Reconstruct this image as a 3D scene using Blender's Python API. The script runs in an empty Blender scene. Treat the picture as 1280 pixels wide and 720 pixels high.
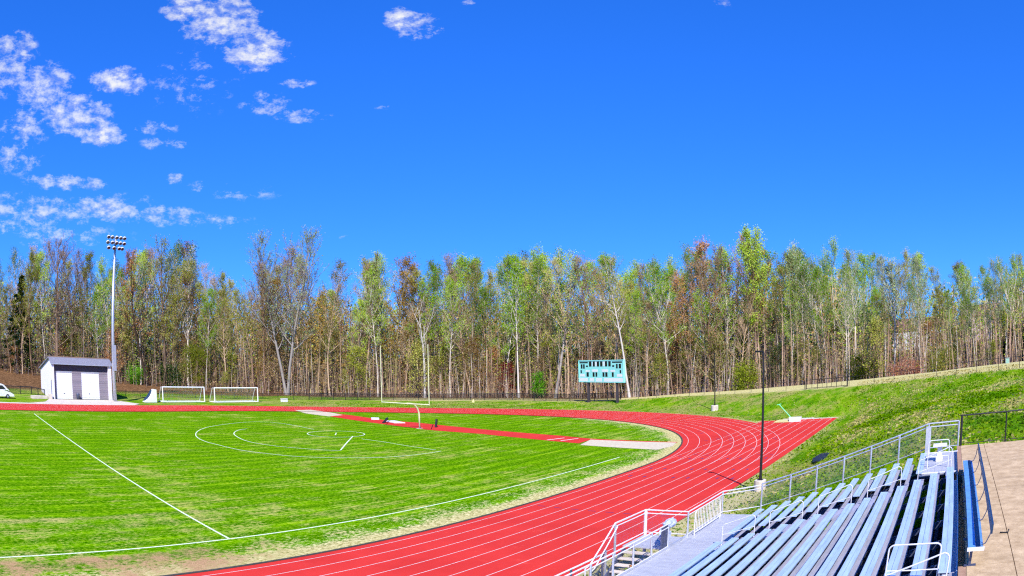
import bpy, bmesh, math, random
import numpy as np
from mathutils import Vector, Matrix
ARC_BIG = [[-6.65,3.06],[-12.94,3.87],[-16.19,3.48],[-17.76,1.86],[-17.52,-0.89],[-15.94,-4.34],[-13.87,-7.91],[-10.95,-10.84],[-7.41,-13.2],[-4.07,-14.59],[-1.09,-15.13],[1.12,-14.97],[4.19,-14.83],[6.44,-14.36],[8.17,-13.49],[10.33,-12.49],[11.95,-11.03],[13.33,-9.45],[15.5,-6.23],[15.84,-4.9],[16.17,-3.52],[16.3,-1.31],[16.18,0.04]]
ARC_SMALL = [[-10.41,-4.33],[-9.68,-6.05],[-6.94,-8.34],[-4.13,-9.55],[-0.76,-10.53],[1.76,-10.49],[3.9,-9.92],[5.6,-9.16],[7.12,-8.33],[8.55,-7.5],[9.78,-6.27]]
ARC_SIDE = [[9.6,-6.13],[5.83,-2.3],[1.45,2.26]]
ARC_FAR = [[3.67,1.54],[7.26,1.4],[11.22,0.83],[15.21,0.43]]
PIT_RIGHT = [[23.46,13.2],[32.97,12.47],[33.66,10.14],[33.18,7.96],[24.66,9.36]]
PIT_LEFT = [[-32.01,18.33],[-31.68,21.29],[-24.65,20.44],[-20.72,19.12],[-20.13,15.93],[-26.08,16.16]]
RUNWAY = [[-24.41,20.25],[-19.07,19.95],[-11.09,18.37],[-4.71,18.67],[6.37,17.06],[18.56,15.25],[23.02,13.94],[32.96,12.84],[32.97,12.47],[23.53,13.08],[23.88,10.34],[16.83,11.86],[9.69,13.07],[2.82,12.91],[-6.6,14.22],[-14.2,15.18],[-20.01,16.13]]
UNDER = [[-99.8,-28.6,9.6,"rust"],[-107.9,-21.5,5.7,"olive"],[-92.7,-21.6,5.0,"rust"],[-93.6,-16.5,5.4,"dark"],[-95.6,-12.2,5.9,"olive"],[-90.4,-7.5,8.1,"rust"],[-88.7,-6.8,9.3,"olive"],[-90.6,-1.3,5.1,"olive"],[-80.5,0.8,4.8,"rust"],[-81.4,2.6,10.8,"rust"],[-83.6,7.3,9.5,"olive"],[-82.1,10.8,9.7,"dark"],[-86.2,16.8,5.1,"dark"],[-78.8,18.7,8.3,"tan"],[-81.7,21.9,9.4,"gold"],[-74.4,23.9,6.5,"olive"],[-69.5,26.0,3.7,"yel"],[-71.1,28.5,7.3,"yel"],[-77.5,34.6,7.0,"tan"],[-72.9,38.3,8.3,"gold"],[-66.3,37.2,9.8,"tan"],[-68.3,43.4,6.8,"tan"],[-64.1,44.9,7.0,"tan"],[-58.1,44.9,5.8,"tan"],[-62.9,51.8,4.7,"tan"],[-56.2,48.9,4.7,"olive"],[-52.5,50.3,9.0,"yel"],[-58.7,59.1,6.4,"tan"],[-51.5,62.3,6.8,"gold"],[-50.6,60.4,5.0,"tan"],[-41.3,55.7,9.4,"olive"],[-42.4,62.1,7.0,"olive"],[-41.8,63.9,9.1,"olive"],[-35.7,64.1,9.1,"olive"],[-32.3,62.8,10.1,"gold"],[-33.0,69.4,8.6,"rust"],[-28.5,67.9,8.2,"olive"],[-26.7,68.2,8.8,"yel"],[-21.2,67.9,6.9,"tan"],[-20.0,70.1,10.5,"yel"],[-20.1,73.4,6.4,"yel"],[-18.6,77.8,7.6,"olive"],[-14.6,75.3,7.4,"rust"],[-10.2,72.7,8.9,"tan"],[-6.3,73.8,7.4,"yel"],[-6.1,78.0,8.6,"olive"],[-1.7,75.6,10.9,"olive"],[5.4,66.8,6.5,"olive"],[5.4,71.8,8.7,"tan"],[9.6,70.4,9.1,"olive"],[12.0,74.4,9.5,"olive"],[15.2,70.6,9.3,"olive"],[16.8,76.7,7.7,"yel"],[16.5,81.1,8.3,"olive"],[23.2,79.1,5.7,"yel"],[27.2,68.2,6.2,"dark"],[30.3,69.3,5.4,"olive"],[32.4,67.6,6.5,"olive"],[34.7,67.8,5.1,"olive"],[36.6,72.7,4.5,"rust"],[40.3,74.7,7.1,"olive"],[43.3,72.9,7.1,"olive"],[46.8,59.9,7.7,"olive"],[49.4,62.1,3.3,"olive"],[50.6,69.5,3.3,"olive"],[55.0,67.5,7.4,"olive"],[56.8,66.4,7.4,"rust"],[60.2,65.5,6.3,"olive"],[62.2,62.9,7.4,"olive"],[64.8,54.2,3.3,"olive"],[66.8,49.7,3.3,"yel"],[69.8,54.8,7.2,"yel"],[71.6,59.2,5.6,"yel"],[75.6,56.5,4.8,"olive"]]
TREES = [[-108.7,-34.0,22.2,"mauve"],[-102.9,-30.2,20.2,"olive"],[-98.7,-25.9,21.0,"olive"],[-93.7,-22.4,17.6,"olive"],[-91.6,-19.5,22.8,"olive"],[-88.8,-17.2,25.2,"olive"],[-89.9,-13.4,25.4,"green"],[-89.6,-10.7,17.3,"mauve"],[-89.1,-6.7,25.6,"mauve"],[-87.5,-3.1,25.5,"olive"],[-84.3,-0.8,17.8,"green"],[-84.8,1.8,24.0,"green"],[-81.4,4.4,20.8,"olive"],[-78.0,8.1,26.3,"green"],[-79.4,10.1,25.7,"olive"],[-77.2,13.8,18.7,"olive"],[-76.9,16.5,25.7,"olive"],[-76.0,19.9,23.0,"rust"],[-71.4,22.1,20.3,"green"],[-72.5,25.4,21.8,"olive"],[-69.4,26.9,20.5,"olive"],[-73.1,31.7,23.0,"olive"],[-71.3,34.6,20.8,"olive"],[-66.8,34.8,26.1,"tan"],[-68.1,39.3,23.0,"gold"],[-63.5,42.1,28.1,"tan"],[-61.0,43.4,16.7,"gold"],[-60.4,46.8,15.6,"olive"],[-55.7,44.5,26.2,"olive"],[-57.3,52.2,16.9,"tan"],[-55.0,51.3,19.1,"green"],[-49.5,52.2,25.6,"green"],[-48.7,56.3,27.5,"gold"],[-45.6,56.4,18.3,"tan"],[-45.7,60.0,24.0,"gold"],[-41.3,58.8,25.3,"green"],[-41.7,62.8,26.8,"green"],[-36.8,60.2,22.6,"green"],[-33.5,62.4,25.1,"tan"],[-34.3,66.1,21.1,"green"],[-32.4,66.1,26.6,"olive"],[-26.8,65.3,19.7,"green"],[-26.8,68.5,26.3,"olive"],[-21.2,68.4,25.4,"green"],[-18.2,68.7,21.2,"tan"],[-16.5,69.3,18.3,"green"],[-14.2,67.4,26.1,"olive"],[-9.1,67.0,24.9,"tan"],[-11.0,72.1,25.3,"tan"],[-3.9,67.3,20.1,"olive"],[-4.5,69.8,20.9,"olive"],[0.8,66.9,17.9,"green"],[2.8,66.9,16.1,"tan"],[5.9,68.9,21.3,"green"],[5.5,71.6,15.6,"rust"],[11.2,68.6,21.5,"rust"],[11.6,71.8,16.9,"green"],[14.1,69.6,23.9,"tan"],[16.3,72.2,24.2,"green"],[19.3,69.5,17.0,"tan"],[21.9,74.6,24.3,"rust"],[23.8,75.1,22.8,"olive"],[27.8,70.1,15.2,"green"],[30.1,67.2,16.7,"green"],[32.5,68.0,18.5,"green"],[35.4,71.7,21.7,"green"],[36.8,67.3,18.1,"green"],[41.1,63.6,18.0,"green"],[42.2,67.2,20.7,"grey"],[45.9,67.6,12.0,"grey"],[48.6,66.8,13.1,"olive"],[49.8,63.1,16.8,"olive"],[53.9,61.5,13.9,"green"],[54.9,57.6,16.3,"grey"],[58.1,59.9,9.9,"olive"],[60.3,57.7,11.4,"green"],[63.1,53.7,10.0,"green"],[64.9,56.3,11.6,"green"],[66.5,52.2,12.3,"green"],[68.7,50.8,14.0,"grey"],[71.3,50.9,14.1,"green"],[75.0,51.8,14.1,"olive"],[76.5,47.0,9.4,"green"],[78.3,49.7,11.6,"grey"],[-126.4,-30.2,23.8,"mauve"],[-121.6,-29.3,23.6,"olive"],[-114.0,-25.0,24.0,"green"],[-103.5,-19.4,18.6,"tan"],[-104.6,-16.8,26.1,"tan"],[-99.2,-12.5,27.6,"mauve"],[-95.9,-7.9,24.0,"olive"],[-93.5,-5.2,27.0,"tan"],[-98.0,1.6,24.2,"olive"],[-88.5,2.0,20.4,"green"],[-89.4,6.5,23.2,"green"],[-90.4,9.3,25.3,"green"],[-90.6,14.0,26.1,"tan"],[-84.0,15.8,28.9,"tan"],[-90.0,22.2,25.4,"olive"],[-80.4,21.8,26.8,"olive"],[-80.6,26.1,26.2,"olive"],[-81.4,31.6,23.9,"olive"],[-78.1,32.5,20.4,"tan"],[-79.9,42.1,26.4,"olive"],[-79.9,43.8,20.8,"tan"],[-76.1,44.0,24.8,"olive"],[-71.0,44.6,24.4,"gold"],[-65.5,48.5,26.9,"tan"],[-68.0,52.9,21.3,"green"],[-63.4,54.5,23.2,"tan"],[-62.4,58.8,26.7,"tan"],[-59.8,59.7,28.6,"olive"],[-57.2,60.5,28.7,"green"],[-54.7,59.9,26.8,"gold"],[-50.1,63.3,25.2,"gold"],[-46.9,65.7,25.1,"olive"],[-47.8,69.6,24.9,"tan"],[-42.7,69.0,28.2,"green"],[-40.7,73.8,27.3,"green"],[-34.0,70.7,24.5,"olive"],[-37.7,77.7,28.3,"green"],[-33.8,79.5,28.0,"green"],[-32.0,80.6,28.5,"green"],[-29.2,80.8,21.3,"tan"],[-20.2,75.1,21.7,"green"],[-17.3,77.3,27.0,"green"],[-12.8,73.4,24.6,"green"],[-8.6,75.8,23.3,"olive"],[-7.0,78.4,24.2,"tan"],[-5.2,77.7,22.8,"green"],[-2.4,82.3,24.2,"green"],[-2.1,84.0,24.2,"green"],[1.5,84.7,22.8,"green"],[8.6,78.8,23.5,"tan"],[8.8,85.8,26.7,"green"],[11.3,86.3,23.5,"green"],[16.0,82.0,24.5,"tan"],[16.6,85.7,21.6,"green"],[23.6,80.5,21.1,"green"],[27.4,78.1,22.4,"green"],[29.3,84.8,21.7,"green"],[31.5,79.8,23.8,"grey"],[34.9,77.9,20.9,"olive"],[39.8,73.1,18.6,"grey"],[41.3,79.7,21.3,"green"],[45.9,71.5,14.6,"green"],[46.2,81.2,20.4,"grey"],[52.9,67.3,17.3,"olive"],[55.0,76.3,19.4,"green"],[58.8,70.3,13.3,"olive"],[60.2,65.6,9.4,"green"],[63.6,68.2,15.9,"green"],[65.2,62.1,14.9,"green"],[67.8,62.3,14.9,"green"],[70.9,58.9,11.7,"green"],[73.5,59.7,15.1,"green"],[77.2,57.4,14.2,"green"],[80.2,54.2,13.1,"olive"],[-134.1,-25.7,24.9,"green"],[-127.2,-26.5,19.8,"tan"],[-136.4,-18.2,26.8,"olive"],[-129.0,-11.6,28.5,"green"],[-117.2,-9.1,28.7,"tan"],[-112.7,-5.6,20.6,"olive"],[-114.9,1.2,23.6,"mauve"],[-103.7,7.0,20.1,"green"],[-108.1,10.8,24.5,"olive"],[-105.2,19.0,28.8,"tan"],[-94.8,18.2,28.4,"green"],[-91.0,24.0,30.5,"green"],[-97.3,29.1,30.9,"rust"],[-92.8,33.3,26.8,"tan"],[-85.8,35.4,23.8,"tan"],[-94.3,41.9,20.2,"olive"],[-81.9,44.4,27.7,"tan"],[-78.1,47.4,31.2,"tan"],[-83.1,57.4,29.6,"olive"],[-72.4,56.1,19.9,"green"],[-70.5,59.6,20.9,"gold"],[-67.1,62.9,20.3,"tan"],[-71.7,70.2,29.5,"gold"],[-70.9,72.4,27.3,"tan"],[-58.1,76.7,28.3,"tan"],[-55.7,72.5,21.2,"gold"],[-57.8,81.1,28.5,"olive"],[-49.4,81.5,29.5,"tan"],[-52.0,87.0,28.6,"green"],[-41.3,85.5,28.4,"olive"],[-35.9,81.9,26.8,"olive"],[-36.2,88.8,24.4,"olive"],[-28.1,82.0,28.0,"green"],[-35.0,93.4,29.1,"green"],[-17.6,84.5,27.2,"green"],[-19.2,92.3,27.6,"green"],[-12.3,91.1,25.9,"green"],[-11.1,93.4,19.9,"green"],[-0.4,85.0,23.9,"rust"],[-1.6,93.9,24.8,"green"],[7.3,86.8,26.1,"green"],[9.4,87.3,25.1,"rust"],[14.7,89.4,27.8,"rust"],[17.6,90.1,25.3,"green"],[14.3,99.9,20.1,"green"],[28.4,97.3,26.0,"green"],[28.5,89.8,24.3,"green"],[33.6,95.0,17.8,"green"],[38.0,90.0,19.4,"green"],[41.6,96.7,22.0,"green"],[44.9,92.5,15.1,"green"],[52.1,83.9,20.7,"olive"],[55.2,88.1,19.6,"olive"],[59.7,88.5,17.3,"olive"],[63.1,78.1,16.6,"olive"],[65.4,72.4,16.7,"olive"],[70.0,71.8,15.0,"grey"],[75.9,78.1,16.6,"grey"],[78.7,77.8,10.7,"green"],[84.3,75.9,13.4,"green"]]
SPECIAL = [["spread",-62.1,37.6,31.4],["forked",-40.1,56.3,17.4],["bigwhite",-16.1,66.2,26.5],["conifer",-93.7,-19.5,21.2],["spreadbare",-87.2,-10.9,27.8],["leaner",-77.0,9.7,26.2],["talltwin",-76.3,13.7,29.5],["talltwin2",-75.0,19.3,29.6],["tallgreen",21.7,73.7,25.9],["tallpale",-0.1,65.9,24.0],["orangedead",15.0,69.2,8.6],["redbud",-26.9,65.7,7.0],["brightshrub",-18.7,64.6,4.9],["yellowbush",21.3,68.7,4.4],["olivebush",43.0,63.2,3.8],["olivebush2",46.4,62.1,3.1],["pinkshrub",52.8,57.2,3.0],["laurel",-79.2,7.1,3.7],["laurel2",-73.5,20.3,9.7],["conifer2",70.4,53.0,5.7],["conifer3",73.4,51.0,7.0],["olivebush3",58.9,56.2,3.8],["goldtree",-61.1,44.9,19.7],["goldtree2",-60.6,50.0,16.5],["orangetree",-84.5,7.4,26.9],["orangetree2",9.3,80.4,26.5],["palebirch",-23.3,64.6,25.2],["narrowspire",-52.0,50.7,29.0],["laurel3",-76.7,15.3,4.4],["tallpale2",49.8,61.0,17.0],["tallpale3",31.5,67.8,21.2]]
EDGE = [[-118,-45],[-88,-20],[-79,0],[-66,30],[-47,52],[-21,64],[2,65],[20,68],[41,62],[53,56],[64,50],[76,42],[92,32],[112,14]]
CLOUDS = [[-67.2,28.2,2.6,1.1,1],[-63.7,27.2,3.8,1.8,1],[-59.6,24.7,2.9,1.6,1],[-57.6,24.2,1.5,0.7,0.6],[-46.6,27.2,1.5,1.0,0.9],[-45.1,26.7,2.0,1.0,0.8],[-43.3,26.3,0.7,0.4,0.4],[-73.0,21.9,2.5,1.0,1],[-71.7,21.4,1.8,0.8,0.8],[-84.4,22.5,2.5,2.3,0.75],[-80.4,20.8,2.9,1.8,0.8],[-76.5,18.8,3.5,1.6,0.95],[-73.7,17.4,2.8,0.9,0.9],[-81.7,17.5,2.5,1.6,0.5],[-76.7,13.3,3.9,0.6,0.7],[-79.6,10.8,6.1,1.3,0.6],[-72.7,11.4,3.2,0.9,0.9],[-77.8,9.2,7.6,0.9,0.45],[-67.6,11.0,4.5,0.8,0.5],[-70.8,12.2,3.5,0.5,0.45],[-54.6,19.2,2.4,0.5,0.6],[-58.2,20.2,2.2,0.9,0.45],[-55.5,21.9,1.6,0.4,0.5],[-65.8,14.1,0.8,0.5,0.6],[-63.5,13.4,1.0,0.4,0.5],[-67.1,16.8,2.2,0.5,0.45],[-68.5,18.1,2.3,0.5,0.4],[-62.0,10.6,4.3,0.5,0.4],[-82.0,15.2,2.5,1.3,0.45],[-40.8,28.7,0.9,0.4,0.6],[-59.6,13.0,3.5,0.6,0.25],[-50.8,9.4,0.9,0.2,0.3],[-47.5,19.9,1.0,0.2,0.2],[-17.3,27.9,1.1,0.4,0.2],[-65.4,22.1,4.6,2.7,0.2]]
SKY_SAT=1.3; SKY_HUE=.5; SKY_STR=.118; SUN_STR=4.9; EXPOSURE=.5; CLOUD_BR=5.8; SKY_TINT=(.26,.93,2.6)
R=random.Random(11)
C=bpy.context.scene.collection
RAD=math.radians
# ------------------------------------------------------------------ materials
def newmat(name):
    m=bpy.data.materials.new(name); m.use_nodes=True
    nt=m.node_tree; nt.nodes.clear()
    out=nt.nodes.new('ShaderNodeOutputMaterial'); b=nt.nodes.new('ShaderNodeBsdfPrincipled')
    nt.links.new(b.outputs[0],out.inputs[0]); return m,nt,b,out
def N(nt,t,**kw):
    n=nt.nodes.new(t)
    for k,v in kw.items():
        if k in n.inputs.keys(): n.inputs[k].default_value=v
        else: setattr(n,k,v)
    return n
def noise(nt,scale,detail=4,vec=None,rough=.6,dim='3D'):
    n=N(nt,'ShaderNodeTexNoise'); n.inputs['Scale'].default_value=scale; n.inputs['Detail'].default_value=detail; n.inputs['Roughness'].default_value=rough
    if vec is not None: nt.links.new(vec,n.inputs['Vector'])
    return n.outputs['Fac']
def ramp(nt,fac,stops,interp='LINEAR'):
    r=N(nt,'ShaderNodeValToRGB'); cr=r.color_ramp; cr.interpolation=interp
    while len(cr.elements)<len(stops): cr.elements.new(.5)
    for e,(p,c) in zip(cr.elements,stops): e.position=p; e.color=(*c,1) if len(c)==3 else c
    nt.links.new(fac,r.inputs[0]); return r.outputs[0]
def mix(nt,fac,a,b,mode='MIX'):
    m=N(nt,'ShaderNodeMix',data_type='RGBA',blend_type=mode)
    for i,v in ((0,fac),(6,a),(7,b)):
        if hasattr(v,'is_linked') or hasattr(v,'links'): nt.links.new(v,m.inputs[i])
        else: m.inputs[i].default_value=(*v,1) if isinstance(v,tuple) and len(v)==3 else v
    return m.outputs[2]
def math_(nt,op,a,b=None,c=None):
    m=N(nt,'ShaderNodeMath',operation=op)
    for i,v in enumerate((a,b,c)):
        if v is None: continue
        if hasattr(v,'links'): nt.links.new(v,m.inputs[i])
        else: m.inputs[i].default_value=v
    return m.outputs[0]
def pos(nt,scale=None):
    g=N(nt,'ShaderNodeNewGeometry')
    if scale is None: return g.outputs['Position']
    mp=N(nt,'ShaderNodeMapping'); mp.inputs['Scale'].default_value=scale
    nt.links.new(g.outputs['Position'],mp.inputs[0]); return mp.outputs[0]
def bump(nt,b,h,strength=.3,dist=.02):
    n=N(nt,'ShaderNodeBump'); n.inputs['Strength'].default_value=strength; n.inputs['Distance'].default_value=dist
    nt.links.new(h,n.inputs['Height']); nt.links.new(n.outputs[0],b.inputs['Normal'])
def simple(name,col,rough=.6,metal=0,var=.25,scale=6,spec=.5,bmp=0,vec='pos'):
    m,nt,b,o=newmat(name)
    if vec=='pos': v=pos(nt)
    f=noise(nt,scale,5,v)
    lo=tuple(max(0,c*(1-var)) for c in col); hi=tuple(min(1,c*(1+var)) for c in col)
    nt.links.new(ramp(nt,f,[(.3,lo),(.7,hi)]),b.inputs['Base Color'])
    b.inputs['Roughness'].default_value=rough; b.inputs['Metallic'].default_value=metal; b.inputs['Specular IOR Level'].default_value=spec
    if bmp: bump(nt,b,noise(nt,scale*6,4,v),bmp)
    return m
MAT={}
# turf of the infield
def turf():
    m,nt,b,o=newmat('infield_turf')
    g=pos(nt)
    sx=N(nt,'ShaderNodeSeparateXYZ'); nt.links.new(g,sx.inputs[0]); X=sx.outputs[0]; Y=sx.outputs[1]
    fine=noise(nt,3.2,6,g,.75); strk=noise(nt,1.0,5,pos(nt,(1.9,.28,1)),.7); big=noise(nt,.09,4,g,.6); mid=noise(nt,.45,5,g,.7); vf=noise(nt,14,3,g,.8)
    lng=noise(nt,1.0,6,pos(nt,(3.2,.14,1)),.65); gr=noise(nt,5.5,4,pos(nt,(1.3,.6,1)),.85)
    base=ramp(nt,math_(nt,'ADD',math_(nt,'MULTIPLY',strk,.5),math_(nt,'MULTIPLY',lng,.5)),[(.36,(.030,.13,.0)),(.46,(.075,.25,.0)),(.53,(.14,.36,.0)),(.62,(.28,.47,.004))])
    st=math_(nt,'SINE',math_(nt,'ADD',math_(nt,'MULTIPLY',X,3.4),math_(nt,'MULTIPLY',lng,2.0)))
    base=mix(nt,math_(nt,'MULTIPLY',math_(nt,'ADD',st,1.0),.33),base,(.030,.15,.0))
    base=mix(nt,ramp(nt,gr,[(.50,(0,0,0)),(.66,(.75,.75,.75))]),base,(.36,.48,.02))
    base=mix(nt,ramp(nt,gr,[(.36,(.95,.95,.95)),(.50,(0,0,0))]),base,(.015,.07,.0))
    dead=math_(nt,'ADD',math_(nt,'ADD',math_(nt,'MULTIPLY',lng,.42),math_(nt,'MULTIPLY',mid,.42)),math_(nt,'MULTIPLY',big,.35))
    dead=math_(nt,'ADD',dead,math_(nt,'MULTIPLY',gr,.35))
    base=mix(nt,ramp(nt,dead,[(.80,(0,0,0)),(.92,(.8,.8,.8))]),base,(.50,.46,.12))
    yc=math_(nt,'MAXIMUM',Y,0.0); dist=math_(nt,'SQRT',math_(nt,'ADD',math_(nt,'MULTIPLY',X,X),math_(nt,'MULTIPLY',math_(nt,'MULTIPLY',yc,1.03),math_(nt,'MULTIPLY',yc,1.03))))
    # worn speckle outside the touchline, solid straw beside the kerb
    nr=math_(nt,'MULTIPLY',math_(nt,'SUBTRACT',dist,31.0),.2)
    side=ramp(nt,math_(nt,'MULTIPLY',X,.05),[(.0,(.1,.1,.1)),(.9,(1,1,1))])
    nm=math_(nt,'ADD',math_(nt,'MULTIPLY',math_(nt,'MULTIPLY',ramp(nt,nr,[(0,(0,0,0)),(.2,(.22,.22,.22)),(.68,(.42,.42,.42)),(.90,(.95,.95,.95))]),side),.66),math_(nt,'MULTIPLY',math_(nt,'SUBTRACT',gr,.5),1.3))
    nm=math_(nt,'ADD',nm,math_(nt,'MULTIPLY',math_(nt,'SUBTRACT',mid,.5),.7))
    base=mix(nt,ramp(nt,nm,[(.27,(0,0,0)),(.42,(1,1,1))]),base,ramp(nt,gr,[(.36,(.16,.18,.04)),(.47,(.44,.38,.14)),(.6,(.70,.64,.32))]))
    inb=math_(nt,'ADD',ramp(nt,math_(nt,'ABSOLUTE',math_(nt,'SUBTRACT',X,27.5)),[(.0,(.30,.30,.30)),(1.0,(0,0,0))]),0.0)
    far_=ramp(nt,math_(nt,'MULTIPLY',math_(nt,'ADD',Y,12.0),-.05),[(.0,(0,0,0)),(.9,(1,1,1))])
    inb=ramp(nt,math_(nt,'MULTIPLY',math_(nt,'SUBTRACT',X,25.0),.5),[(.0,(0,0,0)),(.5,(1,1,1)),(.95,(.6,.6,.6))])
    q=math_(nt,'ADD',math_(nt,'MULTIPLY',math_(nt,'MULTIPLY',inb,far_),.24),math_(nt,'ADD',math_(nt,'MULTIPLY',gr,.6),math_(nt,'MULTIPLY',mid,.5)))
    base=mix(nt,ramp(nt,q,[(.70,(0,0,0)),(.84,(.75,.75,.75))]),base,(.46,.40,.14))
    bare=math_(nt,'MULTIPLY',ramp(nt,math_(nt,'MULTIPLY',math_(nt,'SUBTRACT',X,31.6),.5),[(.1,(0,0,0)),(.6,(1,1,1))]),ramp(nt,math_(nt,'MULTIPLY',math_(nt,'ADD',Y,27.5),-.14),[(.0,(0,0,0)),(.9,(1,1,1))]))
    bare=math_(nt,'ADD',math_(nt,'MULTIPLY',bare,.38),math_(nt,'MULTIPLY',math_(nt,'SUBTRACT',mid,.5),1.1))
    bare=math_(nt,'ADD',bare,math_(nt,'MULTIPLY',math_(nt,'SUBTRACT',gr,.5),.8))
    base=mix(nt,ramp(nt,bare,[(.26,(0,0,0)),(.5,(.92,.92,.92))]),base,ramp(nt,vf,[(.3,(.26,.13,.07)),(.62,(.52,.32,.17))]))
    nt.links.new(base,b.inputs['Base Color']); b.inputs['Roughness'].default_value=1; b.inputs['Specular IOR Level'].default_value=0
    bump(nt,b,gr,.5,.05); return m
def terrain_mat():
    m,nt,b,o=newmat('meadow_ground')
    g=pos(nt)
    fine=noise(nt,1.6,7,g,.75); strk=noise(nt,.5,6,pos(nt,(.9,.35,1)),.75); big=noise(nt,.06,4,g,.6); vf=noise(nt,6,4,g,.8)
    gr=noise(nt,5.0,6,pos(nt,(1,1,1)),.92); mid=noise(nt,.28,6,pos(nt,(1.5,.7,1)),.75)
    base=ramp(nt,math_(nt,'ADD',math_(nt,'MULTIPLY',strk,.5),math_(nt,'MULTIPLY',mid,.5)),[(.34,(.022,.10,.0)),(.44,(.07,.23,.0)),(.52,(.17,.33,.003)),(.62,(.36,.42,.04))])
    base=mix(nt,ramp(nt,gr,[(.52,(0,0,0)),(.66,(.7,.7,.7))]),base,(.30,.42,.05))
    base=mix(nt,ramp(nt,gr,[(.33,(.85,.85,.85)),(.48,(0,0,0))]),base,(.012,.065,.003))
    d=math_(nt,'ADD',math_(nt,'MULTIPLY',strk,.5),math_(nt,'ADD',math_(nt,'MULTIPLY',gr,.35),math_(nt,'MULTIPLY',big,.45)))
    base=mix(nt,ramp(nt,d,[(.615,(0,0,0)),(.72,(.8,.8,.8))]),base,ramp(nt,vf,[(.3,(.16,.12,.04)),(.6,(.40,.36,.13))]))
    dry=N(nt,'ShaderNodeAttribute',attribute_name='dry').outputs['Fac']; woods=N(nt,'ShaderNodeAttribute',attribute_name='woods').outputs['Fac']
    dm=ramp(nt,math_(nt,'MULTIPLY',dry,math_(nt,'ADD',fine,.55)),[(.25,(0,0,0)),(.7,(1,1,1))])
    base=mix(nt,dm,base,ramp(nt,vf,[(.3,(.36,.32,.10)),(.6,(.62,.56,.26))]))
    base=mix(nt,woods,base,ramp(nt,fine,[(.3,(.045,.026,.014)),(.5,(.14,.075,.035)),(.68,(.34,.19,.09))]))
    nt.links.new(base,b.inputs['Base Color']); b.inputs['Roughness'].default_value=1; b.inputs['Specular IOR Level'].default_value=0
    bump(nt,b,gr,.6,.15); return m
def track_mat():
    m,nt,b,o=newmat('red_rubber'); g=pos(nt)
    f=noise(nt,.35,5,g,.6); f2=noise(nt,25,3,g,.7); f3=noise(nt,1.2,5,pos(nt,(2.5,.3,1)),.7)
    c=ramp(nt,f,[(.3,(.54,.026,.018)),(.7,(.66,.038,.026))])
    c=mix(nt,ramp(nt,f3,[(.62,(0,0,0)),(.80,(.45,.45,.45))]),c,(.52,.022,.018))
    c=mix(nt,ramp(nt,f2,[(.35,(.45,.45,.45)),(.55,(0,0,0))]),c,(.50,.025,.02))
    f4=noise(nt,.55,7,g,.8); c=mix(nt,ramp(nt,f4,[(.60,(0,0,0)),(.72,(.4,.4,.4))]),c,(.86,.13,.09)); f5=noise(nt,2.2,6,pos(nt,(1,.8,1)),.85); c=mix(nt,ramp(nt,f5,[(.655,(0,0,0)),(.70,(.55,.55,.55))]),c,(.30,.02,.03))
    nt.links.new(c,b.inputs['Base Color']); b.inputs['Roughness'].default_value=.85; b.inputs['Specular IOR Level'].default_value=.2
    bump(nt,b,f2,.3,.01); return m
def concrete_mat(name,a,b_,sc=1.2):
    m,nt,b,o=newmat(name); g=pos(nt)
    f=noise(nt,sc,7,g,.7); f2=noise(nt,30,3,g,.7); f3=noise(nt,.9,5,pos(nt,(.3,2.2,1)),.7)
    c=ramp(nt,f,[(.3,a),(.7,b_)]); c=mix(nt,ramp(nt,f3,[(.52,(0,0,0)),(.75,(.5,.5,.5))]),c,tuple(x*.55 for x in a))
    c=mix(nt,ramp(nt,f2,[(.36,(.3,.3,.3)),(.5,(0,0,0))]),c,tuple(x*.5 for x in a))
    nt.links.new(c,b.inputs['Base Color']); b.inputs['Roughness'].default_value=.9; bump(nt,b,f2,.3,.01); return m
def leafmat(name,cols,trans=.45):
    m,nt,b,o=newmat(name)
    oi=N(nt,'ShaderNodeObjectInfo'); g=pos(nt)
    f=math_(nt,'ADD',math_(nt,'MULTIPLY',noise(nt,.9,3,g,.7),.75),math_(nt,'MULTIPLY',math_(nt,'SUBTRACT',oi.outputs['Random'],.5),.35))
    c=ramp(nt,f,[(.22,cols[0]),(.4,cols[1]),(.58,cols[2])])
    nt.nodes.remove(b)
    d=N(nt,'ShaderNodeBsdfDiffuse'); t=N(nt,'ShaderNodeBsdfTranslucent'); ms=N(nt,'ShaderNodeMixShader'); ms.inputs[0].default_value=trans
    nt.links.new(c,d.inputs[0]); nt.links.new(c,t.inputs[0]); nt.links.new(d.outputs[0],ms.inputs[1]); nt.links.new(t.outputs[0],ms.inputs[2]); nt.links.new(ms.outputs[0],o.inputs[0])
    return m
def bark(name,a,b_):
    m,nt,b,o=newmat(name); v=pos(nt,(3,3,.6)); oi=N(nt,'ShaderNodeObjectInfo')
    f=math_(nt,'ADD',noise(nt,1,5,v,.7),math_(nt,'MULTIPLY',math_(nt,'SUBTRACT',oi.outputs['Random'],.5),.4))
    nt.links.new(ramp(nt,f,[(.35,a),(.62,b_)]),b.inputs['Base Color']); b.inputs['Roughness'].default_value=.9; b.inputs['Specular IOR Level'].default_value=.1; return m
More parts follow.
